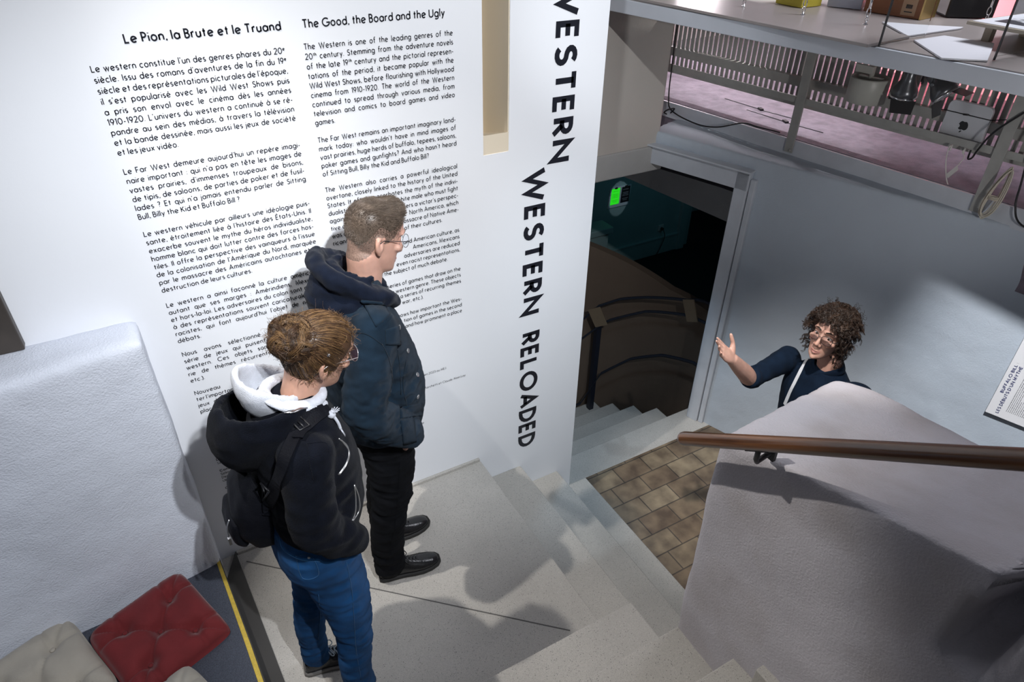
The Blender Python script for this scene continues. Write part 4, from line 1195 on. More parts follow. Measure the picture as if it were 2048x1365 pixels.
bar([-14, 0, 6.2, 21.9, 31.2, 39.3, 47.1, 62, 85], [0.19, 0.143, 0.072, -0.059, -0.144, -0.262, -0.491, -0.85, -1.3], 0.022, 'bar')
bar([-14, 5.0, 21.1, 35.9, 46.6, 62, 85], [0.04, -0.044, -0.179, -0.387, -0.667, -1.0, -1.35], 0.022, 'bar')
bar([-14, -2, 12.2, 24.4, 35.7, 42.6, 55], [-0.36, -0.383, -0.50, -0.669, -0.923, -1.305, -1.5], 0.026, 'bar')
for th, z in ((38.9, -0.355), (3.3, 0.02)):
    mb = MB(); t = np.array([-math.sin(math.radians(th)), math.cos(math.radians(th)), -0.5]); t /= np.linalg.norm(t)
    n_ = np.array([math.cos(math.radians(th)), math.sin(math.radians(th)), 0]); w = np.cross(n_, t)
    mb.obox(cyl_pt(th, z, 1.252), t * 0.055, n_ * 0.005, w * 0.085); mb.ball(cyl_pt(th, z, 1.245), 0.004, 8, 6); link('plate', mb, brass, cr_, bevel=0.002)
mb = MB(); p = cyl_pt(38.9, 0, 1.30)
mb.box(p[0] - 0.022, p[1] - 0.022, -1.53, p[0] + 0.022, p[1] + 0.022, -0.36); link('post', mb, navy, cr_)
# ================================================================ people: helpers
from mathutils.bvhtree import BVHTree


def skin_mat(name, col, rough=0.5):
    M = mat(name, col, rough, 0.10, 30)
    b = M.node_tree.nodes['Principled BSDF']
    b.inputs['Subsurface Weight'].default_value = 0.12
    b.inputs['Subsurface Radius'].default_value = (0.012, 0.004, 0.002)
    b.inputs['Subsurface Scale'].default_value = 0.6
    return M


def cloth(name, col, rough=0.85, var=0.15, vscale=25, bump=0.3, bscale=600, sheen=0.1):
    return mat(name, col, rough, var, vscale, bump, bscale, sheen=sheen, spec=0.12)


def nrm(v):
    v = np.array(v, float); return v / (np.linalg.norm(v) + 1e-12)


def smooth_pts(pts, vals, n=5):
    """Catmull-Rom through points, carrying radii along"""
    P = [np.array(list(p) + list(np.atleast_1d(v)), float) for p, v in zip(pts, vals)]
    Q = [2 * P[0] - P[1]] + P + [2 * P[-1] - P[-2]]; o = []
    for i in range(1, len(Q) - 2):
        for t in np.linspace(0, 1, n, endpoint=False):
            a, b2, c, d = Q[i - 1:i + 3]
            o.append(0.5 * (2 * b2 + (c - a) * t + (2 * a - 5 * b2 + 4 * c - d) * t * t + (3 * b2 - a - 3 * c + d) * t ** 3))
    o.append(P[-1])
    return [q[:3] for q in o], [q[3:] for q in o]


def limb(pts, rad, n=16, ref=(0, 0, 1), k=5, cap=0.7):
    """tapered limb with round ends; rad entries r or (r_side, r_other)"""
    rad = [r if hasattr(r, '__len__') else (r, r) for r in rad]
    P, Rr = smooth_pts(pts, rad, k)
    t0 = nrm(P[0] - P[1]); t1 = nrm(P[-1] - P[-2])
    pre = [(P[0] + t0 * max(Rr[0]) * cap * math.sin(a), Rr[0] * math.cos(a)) for a in (1.45, 1.1, 0.7, 0.35)]
    post = [(P[-1] + t1 * max(Rr[-1]) * cap * math.sin(a), Rr[-1] * math.cos(a)) for a in (0.35, 0.7, 1.1, 1.45)]
    PP = [p for p, _ in pre] + P + [p for p, _ in post]; RR = [r for _, r in pre] + Rr + [r for _, r in post]
    mb = MB(); R = []; prev = np.array(ref, float)
    for i in range(len(PP)):
        t = nrm(PP[min(i + 1, len(PP) - 1)] - PP[max(i - 1, 0)])
        a = prev - t * (prev @ t); a = nrm(a); prev = a; b2 = np.cross(t, a)
        R.append([PP[i] + a * RR[i][0] * math.cos(q) + b2 * RR[i][1] * math.sin(q) for q in np.linspace(0, 2 * math.pi, n, endpoint=False)])
    return mb.rings(R)


def trunk(levels, f, l, n=28, e=2.3, k=4):
    """levels: (centre, half width, half depth front, half depth back)"""
    P, Rr = smooth_pts([q[0] for q in levels], [q[1:] for q in levels], k)
    mb = MB(); R = []
    sgn = lambda x: (1 if x >= 0 else -1) * abs(x) ** (2 / e)
    for c, (w, df, db) in zip(P, Rr):
        R.append([c + l * w * sgn(math.cos(q)) + f * (df if math.sin(q) > 0 else db) * sgn(math.sin(q)) for q in np.linspace(0, 2 * math.pi, n, endpoint=False)])
    return mb.rings(R)


class Head:
    """local frame: x forward, y left, z up, origin between the ears"""

    def __init__(s, c, fwd, upv=(0, 0, 1), k=1.0):
        s.c = np.array(c, float); s.f = nrm(fwd); u = np.array(upv, float); s.l = nrm(np.cross(u, s.f)); s.u = np.cross(s.f, s.l); s.k = k

    def w(s, p):
        return s.c + s.k * (s.f * p[0] + s.l * p[1] + s.u * p[2])

    def d(s, p):
        return s.f * p[0] + s.l * p[1] + s.u * p[2]

    def inv(s, v):
        q = (np.asarray(v, float) - s.c) / s.k; return np.stack([q @ s.f, q @ s.l, q @ s.u], -1)

    LV = [(-.121, .070, .030, .012), (-.114, .087, .010, .027), (-.100, .093, -.010, .040), (-.080, .0905, -.030, .050), (-.055, .092, -.058, .0585), (-.028, .094, -.080, .064),
          (-.005, .093, -.092, .0675), (.020, .0925, -.100, .071), (.042, .098, -.104, .0745), (.065, .096, -.103, .0755), (.085, .086, -.095, .0705), (.102, .068, -.080, .058), (.115, .042, -.058, .040), (.123, .010, -.028, .015)]

    def prof(s, z):
        L = np.array(s.LV); return [np.interp(z, L[:, 0], L[:, i]) for i in (1, 2, 3)]

    def surf(s, th, z, off=0.0):
        """point on the plain skull: th = angle from straight ahead, z = height"""
        fr, bk, hw = s.prof(z); cx = (fr + bk) / 2; rx = (fr - bk) / 2
        e = 2.25; c_, s_ = math.cos(th), math.sin(th)
        return np.array([cx + (rx + off) * (1 if c_ > 0 else -1) * abs(c_) ** (2 / e), (hw + off) * (1 if s_ > 0 else -1) * abs(s_) ** (2 / e), z])

    def parts(s):
        R = []
        for z in np.linspace(-.121, .123, 34):
            R.append([s.w(s.surf(t, z)) for t in np.linspace(0, 2 * math.pi, 36, endpoint=False)])
        out = [MB().rings(R)]
        # nose, nostril wings, lips, brow ridge, ears
        W = s.w; k = s.k
        nose = MB(); prof = [(.092, .022, .008, .006), (.099, .006, .0085, .008), (.1085, -.014, .010, .010), (.116, -.028, .013, .0115), (.106, -.040, .015, .008), (.092, -.043, .014, .004)]
        nose.rings([[W((x + .004 * math.cos(q) - .004, hw * math.sin(q), z + d * math.cos(q) * 0.5)) if False else W((x - abs(math.sin(q)) * d * 1.1, hw * math.sin(q), z - 0.0 + 0.003 * math.cos(q))) for q in np.linspace(-math.pi, math.pi, 12, endpoint=False)] for x, z, hw, d in prof])
        out.append(limb([W((.090, 0, .024)), W((.098, 0, .004)), W((.107, 0, -.016)), W((.113, 0, -.030))], [.0075 * k, .0085 * k, .010 * k, .0115 * k], 12))
        for sg in (1, -1):
            out.append(MB().ball(W((.101, sg * .0125, -.035)), .0095 * k))
            out.append(limb([W((.094, sg * .008, .036)), W((.090, sg * .034, .042)), W((.076, sg * .054, .034))], [.008 * k, .0085 * k, .006 * k], 10))
            out.append(limb([W((.0850, sg * .017, .0150)), W((.0895, sg * .031, .0205)), W((.0800, sg * .0465, .0155))], [.0040 * k, .0042 * k, .0038 * k], 8))
            out.append(limb([W((.0840, sg * .018, .0050)), W((.0875, sg * .031, .0015)), W((.0790, sg * .0455, .0055))], [.0036 * k, .0036 * k, .0034 * k], 8))
            out.append(limb([W((.083, sg * .040, -.022)), W((.066, sg * .056, -.014))], [.014 * k, .012 * k], 10))
            e_ = limb([W((-.018, sg * .071, .024)), W((-.026, sg * .0785, .016)), W((-.027, sg * .080, -.004)), W((-.018, sg * .0765, -.026)), W((-.008, sg * .071, -.038))], [.006 * k, .009 * k, .009 * k, .008 * k, .0065 * k], 10)
            out.append(e_)
            out.append(limb([W((-.018, sg * .071, .024)), W((-.006, sg * .075, .024)), W((-.002, sg * .074, .010))], [.006 * k, .005 * k, .004 * k], 8))
            out.append(MB().ball(W((-.014, sg * .071, -.008)), (.014 * k, .014 * k, .022 * k)))
        out.append(limb([W((.0865, .022, -.072)), W((.0965, .006, -.066)), W((.096, 0, -.0675)), W((.0965, -.006, -.066)), W((.0865, -.022, -.072))], [.0035 * k, .0058 * k, .0055 * k, .0058 * k, .0035 * k], 8))
        out.append(limb([W((.0865, .020, -.0745)), W((.0955, 0, -.0795)), W((.0865, -.020, -.0745))], [.0035 * k, .0066 * k, .0035 * k], 8))
        out.append(MB().ball(W((.082, 0, -.106)), (.016 * k, .016 * k, .014 * k)))
        return out

    def carve(s, v, no):
        """eye sockets, mouth corner line, ear hollow"""
        q = s.inv(v); near = np.abs(q[:, 2]) < 0.14
        for sg in (1, -1):
            d2 = ((q[:, 1] - sg * .031) / .019) ** 2 + ((q[:, 2] - .012) / .012) ** 2
            m_ = near & (q[:, 0] > .05); a = np.where(m_, np.exp(-d2) * .0070, 0)
            v -= s.f * (a * s.k)[:, None]
            d3 = ((q[:, 0] + .014) / .008) ** 2 + ((q[:, 2] - .002) / .013) ** 2
            m_ = near & (q[:, 1] * sg > .066); a = np.where(m_, np.exp(-d3) * .010, 0)
            v -= s.l * (sg * a * s.k)[:, None]
        d4 = (q[:, 1] / .024) ** 4 + ((q[:, 2] + .0728) / .0022) ** 2
        a = np.where(near & (q[:, 0] > .075), np.exp(-d4) * .003, 0); v -= s.f * (a * s.k)[:, None]
        return v

    def lip_faces(s, v, f):
        c = s.inv(np.array([v[list(q)].mean(0) for q in f]))
        m_ = (c[:, 0] > .082) & (np.abs(c[:, 1]) < .0235) & (c[:, 2] < -.063 + .0 * c[:, 1]) & (c[:, 2] > -.0845 + 12 * c[:, 1] ** 2)
        return m_

    def eyes(s, root, iris):
        for sg in (1, -1):
            c = np.array([.0745, sg * .031, .0112]); mb = MB(); mb.ball(s.w(c), .0118 * s.k, 16, 12); e = link('eye', mb, mat('eye_white', (0.75, 0.73, 0.70), 0.2), root)
            mb = MB(); mb.lathe([(0.0058 * s.k, 0), (0.005 * s.k, .0012 * s.k), (0, .0018 * s.k)], s.w(c + np.array([.0104, 0, -.001])), 16, s.f); mb.v = mb.v; link('iris', mb, iris, e)
            mb = MB(); mb.lathe([(0.0026 * s.k, 0), (0.002 * s.k, .0004 * s.k), (0, .0005 * s.k)], s.w(c + np.array([.0121, 0, -.001])), 12, s.f); link('pupil', mb, blackp, e)
            # lids
        return

    def brows(s, root, m_, r=.0032):
        for sg in (1, -1):
            mb = limb([s.w((.1000, sg * .014, .0385)), s.w((.0985, sg * .031, .0445)), s.w((.085, sg * .051, .0380))], [(r * s.k, r * .7 * s.k), (r * 1.2 * s.k, r * .8 * s.k), (r * .6 * s.k, r * .5 * s.k)], 8)
            link('eyebrow', mb, m_, root)

    def glasses(s, root, m_frame, m_lens, rw=.026, rh=.023, wire=.0011, flat=2.0):
        g_ = bpy.data.objects
        mb = MB()
        for sg in (1, -1):
            ring_ = [s.w((.1085 - abs(math.cos(a) * rw) * 0.06 * 0 - (sg * (sg * .034 + rw * math.cos(a)) - .034) * .12, sg * .034 + rw * math.cos(a), .006 + rh * math.copysign(abs(math.sin(a)) ** (2 / flat), math.sin(a)))) for a in np.linspace(0, 2 * math.pi, 28, endpoint=False)]
            mb.tube(ring_, wire * s.k, 6, closed=True)
            mb.tube([s.w((.1055, sg * .060, .012)), s.w((.098, sg * .070, .014)), s.w((.05, sg * .0765, .016)), s.w((-.005, sg * .0785, .017)), s.w((-.024, sg * .082, .006)), s.w((-.032, sg * .080, -.012))], wire * 1.25 * s.k, 6)
        mb.tube([s.w((.1095, .0095, .010)), s.w((.1125, 0, .013)), s.w((.1095, -.0095, .010))], wire * s.k, 6)
        fr_ = link('glasses', mb, m_frame, root)
        for sg in (1, -1):
            mb = MB(); q = [s.w((.1085 - (sg * (sg * .034 + rw * .97 * math.cos(a)) - .034) * .12, sg * .034 + rw * .97 * math.cos(a), .006 + .97 * rh * math.copysign(abs(math.sin(a)) ** (2 / flat), math.sin(a)))) for a in np.linspace(0, 2 * math.pi, 28, endpoint=False)]
            mb.prism(q, s.f * .001); link('lens', mb, m_lens, fr_)
        return fr_


def strands(paths, r0, r1, mi=None, n=3):
    mb = MB()
    for P in paths:
        m_ = len(P); mb.tube(P, [r0 + (r1 - r0) * i / (m_ - 1) for i in range(m_)], n, cap=False)
    return mb


def shell(v, f, no, mats_, name, root, mi=None, label=None):
    mb = from_arrays(v, f)
    if mi is not None: mb.mi = [int(x) for x in mi]
    return link(name, mb, mats_, root, label=label)


def fold(v, no, amp, s=(6, 6, 22), off=0.0, mask=None):
    for i in range(len(v)):
        p = v[i]; a = amp if mask is None else amp * mask[i]
        if a == 0: continue
        q = Vector((p[0] * s[0] + off, p[1] * s[1] - off, p[2] * s[2] + off * 2))
        d = noise.noise(q); d2 = noise.noise(q * 2.1 + Vector((5, 1, 2)))
        d = (1 - abs(d) * 2.2) * 0.6 + d2 * 0.5
        v[i] = p + no[i] * (d * a)
    return v


def gauss(v, c, r):
    return np.exp(-np.sum((v - np.array(c)) ** 2, 1) / (r * r))


def bvh_of(*meshes):
    vs, fs = [], []
    for v, f in meshes:
        b = len(vs); vs += [tuple(p) for p in v]; fs += [tuple(b + i for i in q) for q in f]
    return BVHTree.FromPolygons(vs, fs)


EYE = Vector((0, 0, CAM_H))


def sight(u, v_):
    """direction from the photographer's eye through a spot of the photograph (to read off where a seam or button sits on the cloth)"""
    return (fw + rt2 * ((u - 1024) / 1377.4) + up2 * ((682.5 - v_) / 1377.4)).normalized()


def on(b, pts, off=0.002):
    o = []
    for u, v_ in pts:
        loc, n_, i, d = b.ray_cast(EYE, sight(u, v_))
        if loc is None:
            continue
        o.append((np.array(loc) + np.array(n_) * off, np.array(n_)))
    return o


def dens(pts, k=6):
    o = []
    q, _ = smooth_pts([(a, b2, 0) for a, b2 in pts], [0] * len(pts), k)
    return [(p[0], p[1]) for p in q]


def seam(name, b, pts, r, m_, root, off=0.0005, n=5, label=None):
    q = on(b, dens(pts), off)
    if len(q) < 2: return
    mb = MB(); mb.tube([p for p, _ in q], r, n); return link(name, mb, m_, root, label=label)


def band(name, b, pts, w, m_, root, off=0.004, th=0.003, lift=None, dense=6):
    q = on(b, dens(pts, dense), off)
    if len(q) < 2: return None
    P = [p for p, _ in q]; N = [n_ for _, n_ in q]
    for _ in range(4):
        P = [P[0]] + [(P[i - 1] + 2 * P[i] + P[i + 1]) / 4 for i in range(1, len(P) - 1)] + [P[-1]]
        N = [N[0]] + [nrm(N[i - 1] + 2 * N[i] + N[i + 1]) for i in range(1, len(N) - 1)] + [N[-1]]
    mb = MB(); R = []
    for i in range(len(P)):
        t = nrm(P[min(i + 1, len(P) - 1)] - P[max(0, i - 1)]); s_ = nrm(np.cross(N[i], t)) * w / 2
        R.append([P[i] - s_, P[i] + s_, P[i] + s_ * .96 + N[i] * th, P[i] - s_ * .96 + N[i] * th])
    mb.rings(R, 0, True, False); return link(name, mb, m_, root)


def patch(name, b, quad, m_, root, off=0.004, th=0.004, n=8):
    """flap of cloth lying on a garment: quad = its four corners"""
    top, bot = [], []
    (a, b_, c, d) = [np.array(q, float) for q in quad]
    for i in range(n + 1):
        for j in range(n + 1):
            s_, t = i / n, j / n; u = a * (1 - s_) * (1 - t) + b_ * s_ * (1 - t) + c * s_ * t + d * (1 - s_) * t
            h = on(b, [u], 0)
            if not h: return None
            top.append(h[0][0] + h[0][1] * (off + th)); bot.append(h[0][0] - h[0][1] * 0.002)
    ix = lambda i, j: i * (n + 1) + j; k = (n + 1) ** 2; fs = []
    for i in range(n):
        for j in range(n):
            fs.append((ix(i, j), ix(i + 1, j), ix(i + 1, j + 1), ix(i, j + 1))); fs.append((k + ix(i, j), k + ix(i, j + 1), k + ix(i + 1, j + 1), k + ix(i + 1, j)))
    ed = [ix(i, 0) for i in range(n)] + [ix(n, j) for j in range(n)] + [ix(n - i, n) for i in range(n)] + [ix(0, n - j) for j in range(n)]
    for p, q in zip(ed, ed[1:] + ed[:1]): fs.append((q, p, k + p, k + q))
    mb = MB(); mb.add(top + bot, fs, 0, True); return link(name, mb, m_, root)


def buttons(b, pts, r, m_, root, off=0.001):
    for p, n_ in on(b, pts, off):
        mb = MB(); mb.lathe([(r * .96, 0), (r, .001), (r, .0026), (r * .8, .0032), (r * .72, .0024), (r * .3, .0024), (0, .0026)], p, 16, n_); link('button', mb, m_, root)


def shoe(root, heel, toe, m_up, m_sole, m_lace, w=.046, h=.085, lace=True, name='shoe'):
    heel, toe = np.array(heel, float), np.array(toe, float); ax = nrm(toe - heel); L = np.linalg.norm(toe - heel); sd = np.cross((0, 0, 1.0), ax)
    secs = [(0.0, .55, .50), (.03, .74, .74), (.12, .80, .98), (.28, .80, 1.0), (.40, .84, .86), (.55, .97, .66), (.70, 1.02, .55), (.84, .90, .47), (.94, .62, .38), (.995, .25, .24)]
    R, Rs = [], []
    for t, ww, hh in secs:
        c = heel + ax * L * t; rg = []
        for q in np.linspace(0, 2 * math.pi, 24, endpoint=False):
            x = math.cos(q); z = math.sin(q)
            taper = 1 - 0.42 * max(z, 0) ** 1.2 * (1 if t < .5 else .6)
            rg.append(c + sd * (w * ww * math.copysign(abs(x) ** .8, x) * taper) + np.array([0, 0, .022 + (h * hh - .022) * max(z, 0) ** .75 - .010 * max(-z, 0) ** .5]))
        R.append(rg)
        Rs.append([c + sd * (w * ww * 1.07 + .003) * s_ + np.array([0, 0, z]) + ax * (0.006 if t > .9 else (-.005 if t < .02 else 0)) for s_, z in ((1, .001), (1.03, .010), (1.0, .020), (-1.0, .020), (-1.03, .010), (-1, .001))])
    sh = link(name, MB().rings(R), m_up, root)
    link('sole', MB().rings(Rs), m_sole, sh)
    if lace:
        mb = MB()
        for k in range(5):
            t = .40 + .055 * k; zz = np.interp(t, [s_[0] for s_ in secs], [s_[2] for s_ in secs]) * h
            c = heel + ax * L * t + np.array([0, 0, zz + .001])
            for s_ in (1, -1):
                mb.tube([c - sd * .018 * s_ - np.array([0, 0, .008]), c + np.array([0, 0, .0025]), c + sd * .018 * s_ + ax * .011 - np.array([0, 0, .009])], .0023, 6)
        c = heel + ax * L * .41 + np.array([0, 0, h * .88])
        for s_ in (1, -1):
            mb.tube(spl([c, c + sd * .018 * s_ + np.array([0, 0, .010]), c + sd * .036 * s_ + ax * .012, c + sd * .026 * s_ + ax * .02 - np.array([0, 0, .012]), c], 5), .0022, 6)
        link('laces', mb, m_lace, sh)
    return sh


def bag_hood(rim, depth, m_, name, root, bulge=1.0, thick=0.010, folds=0.006, voxel=.008, nn=40):
    """hood hanging open: rim = closed loop of points (numpy), depth = vector the pouch hangs down"""
    rim = np.array(rim); c = rim.mean(0); parts = MB(); Rout, Rin = [], []
    for t in np.linspace(0, 1, 10):
        sc = math.sqrt(max(0, 1 - (t * .985) ** 2.2)) * (1 + bulge * .35 * math.sin(math.pi * min(t * 1.2, 1)))
        cc = c + np.array(depth) * t
        Rout.append([cc + (p - c) * sc for p in rim])
        Rin.append([cc * 1.0 - np.array(depth) * t * .12 + (p - c) * max(sc - thick / .12, .02) for p in rim])
    parts.rings(Rin[::-1] + Rout)
    v, f, no = fuse([parts], voxel, 4)
    v = fold(v, no, folds, (9, 9, 12), 3.0)
    shell(v, f, no, m_, name, root)
    return v, f
# ================================================================ the three people
DENIM = cloth('dark_navy_denim', (0.0085, 0.020, 0.035), 0.8, 0.35, 14, 0.5, 900, 0.04)
DENIM2 = cloth('denim_stitching', (0.006, 0.012, 0.020), 0.8)
NAVYJ = cloth('navy_jersey', (0.0062, 0.0095, 0.020), 0.95, 0.2, 30, 0.35, 500, 0.06)
BLACKJ = cloth('black_jeans', (0.0045, 0.005, 0.0068), 0.85, 0.35, 16, 0.5, 900, 0.0)
FLEECE = cloth('black_fleece', (0.0036, 0.0046, 0.0085), 0.97, 0.3, 30, 0.4, 350, 0.03)
BLUEJ = cloth('blue_jeans', (0.0085, 0.058, 0.165), 0.85, 0.40, 10, 0.5, 900, 0.04)
BLUES = cloth('blue_jeans_seam', (0.020, 0.075, 0.17), 0.85)
GREYH = cloth('pale_grey_jersey', (0.60, 0.62, 0.68), 0.95, 0.12, 40, 0.4, 400, 0.2)
SHIRT = cloth('navy_shirt', (0.0050, 0.0125, 0.028), 0.85, 0.2, 20, 0.3, 700, 0.02)
NYLON = cloth('black_nylon', (0.0045, 0.005, 0.008), 0.55, 0.2, 20, 0.4, 500, 0.0)
LEATHER = mat('black_leather', (0.008, 0.008, 0.009), 0.22, 0.1, 20, 0.08, 120)
SOLE = mat('dark_rubber', (0.018, 0.017, 0.016), 0.7)
SKIN = skin_mat('fair_skin', (0.56, 0.32, 0.245))
SKIN2 = skin_mat('warm_skin', (0.50, 0.28, 0.20))
LIPS = skin_mat('lips', (0.46, 0.215, 0.18))
BROWNI = mat('brown_iris', (0.05, 0.025, 0.012), 0.1)
LENS = mat('spectacle_lens', (0.95, 0.97, 1.0), 0.02)
b = LENS.node_tree.nodes['Principled BSDF']; b.inputs['Transmission Weight'].default_value = 1.0; b.inputs['IOR'].default_value = 1.08
TINT = mat('tinted_lens', (0.55, 0.35, 0.42), 0.03)
b = TINT.node_tree.nodes['Principled BSDF']; b.inputs['Transmission Weight'].default_value = 0.9; b.inputs['IOR'].default_value = 1.1
F0, L0 = np.array([1.0, 0, 0]), np.array([0, 1.0, 0])


def hair_mat(name, c):
    M = mat(name, c, 0.42, 0.25, 40, spec=0.5)
    return M


def c3(*a): return np.array(a, float)


# ---------------------------------------------------------------- man in the denim jacket
man = empty('person', (0.60, 2.06, 0.0), 'short-haired man with round glasses and dark denim jacket standing beside the lettered wall', 'person')
HM = Head((0.646, 2.049, 1.628), (0.931, 0.119, -0.30), (0.28, 0.08, 0.94), 0.97)
skin = HM.parts()
skin += [limb([c3(.575, 2.05, 1.42), c3(.600, 2.048, 1.50), HM.w((-.028, 0, -.055))], [(.070, .066), (.061, .060), (.060, .060)], 20, L0),
         limb([HM.w((-.042, 0, -.07)), HM.w((-.055, 0, .0))], [.042, .040], 16, L0),
         trunk([(c3(.585, 2.06, .86), .15, .09, .09), (c3(.585, 2.06, 1.1), .15, .09, .09), (c3(.58, 2.06, 1.34), .17, .09, .09), (c3(.575, 2.055, 1.44), .12, .06, .06)], F0, L0)]
for (s_, e_, w_2, h_, k_, a_) in ((c3(.565, 1.870, 1.410), c3(.47, 1.785, 1.15), c3(.630, 1.850, .92), c3(.575, 1.975, .90), c3(.56, 1.955, .50), c3(.530, 1.968, .10)), (c3(.585, 2.225, 1.415), c3(.50, 2.29, 1.15), c3(.655, 2.235, .93), c3(.60, 2.14, .90), c3(.605, 2.145, .50), c3(.59, 2.155, .10))):
    skin += [limb([s_, e_, w_2], [.05, .042, .03], 12), limb([h_, k_, a_], [.075, .05, .038], 12)]
    sg_ = 1 if s_[1] < 2.05 else -1; d = nrm(c3(-.10, .50 * sg_, -1))
    skin += [limb([w_2, w_2 + d * .05, w_2 + d * .10], [(.030, .022), (.038, .018), (.034, .015)], 12)]
    for j in range(4):
        o = w_2 + d * .10 + c3(0.016 * (j - 1.5), 0, 0.004 * (j - 1.5)); skin.append(limb([o, o + d * .035, o + nrm(d + c3(.25, 0, 0)) * .065], [.0085, .008, .007], 8))
    o = w_2 + d * .03 + c3(.018, 0, 0); skin.append(limb([o, o + d * .03 + c3(.012, 0, 0), o + d * .06 + c3(.014, 0, 0)], [.011, .010, .008], 8))
v, f, no = fuse(skin, .0046, 3)
v = HM.carve(v, no)
lip = HM.lip_faces(v, f).astype(int)
fc = HM.inv(np.array([v[list(q)].mean(0) for q in f])); ang = np.abs(np.arctan2(fc[:, 1], fc[:, 0] + .004))
lowl = np.interp(ang, [0, .55, .80, 1.0, 1.25, 1.45, 1.75, 2.1, 2.6, 3.15], [.092, .088, .066, .020, .000, -.002, .010, -.050, -.075, -.078])
ear_ = (np.abs(fc[:, 1]) > .0735) & (fc[:, 2] < .026) & (fc[:, 0] > -.04)
STUB = mat('cropped_scalp', (0.235, 0.150, 0.115), 0.6, 0.35, 220)
sc_ = (fc[:, 2] > lowl + .004) & (fc[:, 2] < .16) & ~ear_
shell(v, f, no, [SKIN, LIPS, STUB], 'body', man, np.where(sc_, 2, lip))
HM.eyes(man, BROWNI)
HAIRM = hair_mat('short_brown_hair', (0.120, 0.088, 0.066))
HM.brows(man, HAIRM)
HM.glasses(man, blackm, LENS, .0245, .0235, .0010)


def man_hair():
    rg = np.random.default_rng(5); P = []; mb = MB()

    def line(th):       # lower limit of the hair at an angle from straight ahead
        a = abs((th + math.pi) % (2 * math.pi) - math.pi)
        return np.interp(a, [0, .55, .80, 1.0, 1.25, 1.45, 1.75, 2.1, 2.6, 3.15], [.092, .088, .066, .020, -.005, -.012, .006, -.050, -.075, -.078])

    def lenf(th, z):
        a = abs((th + math.pi) % (2 * math.pi) - math.pi)
        topw = np.clip((z - .060) / .045, 0, 1)
        return .0022 + .0050 * np.clip((z - line(th) - .02) / .09, 0, 1) + topw * (.010 + .016 * np.clip(1 - a / 1.5, 0, 1))
    R = []; zz = np.linspace(-.08, .122, 30)
    ths = np.linspace(0, 2 * math.pi, 44, endpoint=False)
    for i, z in enumerate(zz):
        ring_ = []
        for th in ths:
            lo = line(th); z2 = max(z, lo) if z < .118 else z
            t = np.clip((z2 - lo - .045) / .03, 0, 1)
            o = (lenf(th, z2) * .55) * t - .0025 * (1 - t)
            p = HM.surf(th, min(z2, .1225), o); p[2] += np.clip((z2 - .09) / .035, 0, 1) * (.007 + .010 * max(0, math.cos(th)))
            ring_.append(HM.w(p + c3(0, 0, .004 * np.clip((z2 - .09) / .03, 0, 1))))
        R.append(ring_)
    mb.rings(R); cap_ = link('hair', mb, HAIRM, man)
    for _ in range(17000):
        th = rg.uniform(-math.pi, math.pi); u = rg.uniform(0, 1)
        lo = line(th); z = lo + (.1225 - lo) * math.sqrt(u) if u < 1 else lo
        if rg.random() < 0.25: z = rg.uniform(.09, .1225)
        if rg.random() > .50 + (z - lo) / .06: continue
        L = lenf(th, z) * rg.uniform(.75, 1.25)
        p = HM.surf(th, z, .0); p[2] += np.clip((z - .09) / .035, 0, 1) * (.005 + .006 * max(0, math.cos(th)))
        n_ = nrm(c3(math.cos(th) * (1 if z < .1 else .5), math.sin(th), np.clip((z - .02) / .08, -.2, 1.6)))
        lean = c3(1.3, 0, .15) * np.clip((z - .06) / .05, 0, 1) + c3(-.1, 0, -1.4) * np.clip((.06 - z) / .05, 0, 1)
        d = nrm(n_ * .6 + lean * .9 + rg.normal(0, .16, 3)); n_ = nrm(n_ + lean * .45)
        q = p + n_ * L * .55 + rg.normal(0, .1, 3) * L
        P.append([HM.w(p - n_ * .002), HM.w(p + n_ * L * .5), HM.w(p + n_ * L * .5 + d * L * .75)])
    return link('hair_strands', strands(P, .00060, .00028), HAIRM, cap_)


man_hair()
# hoodie body, denim jacket with sleeves
lev = [(c3(.590, 2.06, .865), .195, .150, .165), (c3(.590, 2.06, .93), .205, .170, .175), (c3(.592, 2.06, 1.05), .205, .178, .180), (c3(.588, 2.06, 1.20), .205, .150, .178), (c3(.575, 2.055, 1.33), .215, .118, .160), (c3(.570, 2.055, 1.42), .195, .085, .135), (c3(.572, 2.052, 1.475), .130, .070, .100), (c3(.578, 2.05, 1.50), .080, .060, .075)]
jk = [trunk(lev, F0, L0)]
RS, RE, RW_ = c3(.560, 1.860, 1.410), c3(.468, 1.780, 1.150), c3(.640, 1.845, .915)
LS, LE_, LW_ = c3(.585, 2.235, 1.415), c3(.500, 2.305, 1.150), c3(.665, 2.235, .925)
jk += [limb([RS, (RS + RE) / 2 + c3(-.008, -.012, 0), RE, (RE + RW_) / 2 + c3(0, -.008, -.012), RW_], [(.088, .082), (.076, .074), (.072, .070), (.062, .060), (.054, .050)], 20), limb([LS, (LS + LE_) / 2 + c3(-.008, .012, 0), LE_, (LE_ + LW_) / 2, LW_], [(.088, .082), (.076, .074), (.072, .070), (.062, .060), (.054, .050)], 20)]
# waistband and cuffs
jk += [limb([RW_ - nrm(RW_ - RE) * .035, RW_], [.057, .056], 18)]
v, f, no = fuse(jk, .0075, 5)
mask = 0.45 + gauss(v, RE, .16) * .9 + gauss(v, (RE + RW_) / 2, .14) * .6 + gauss(v, c3(.59, 1.9, 1.0), .16) * .5
v = fold(v, no, .0105, (8, 8, 17), 2.0, mask)
v = fold(v, no, .0040, (24, 24, 40), 7.0, mask)
JV, JF = v, f
shell(v, f, no, DENIM, 'denim_jacket', man)
BJ = bvh_of((v, f))
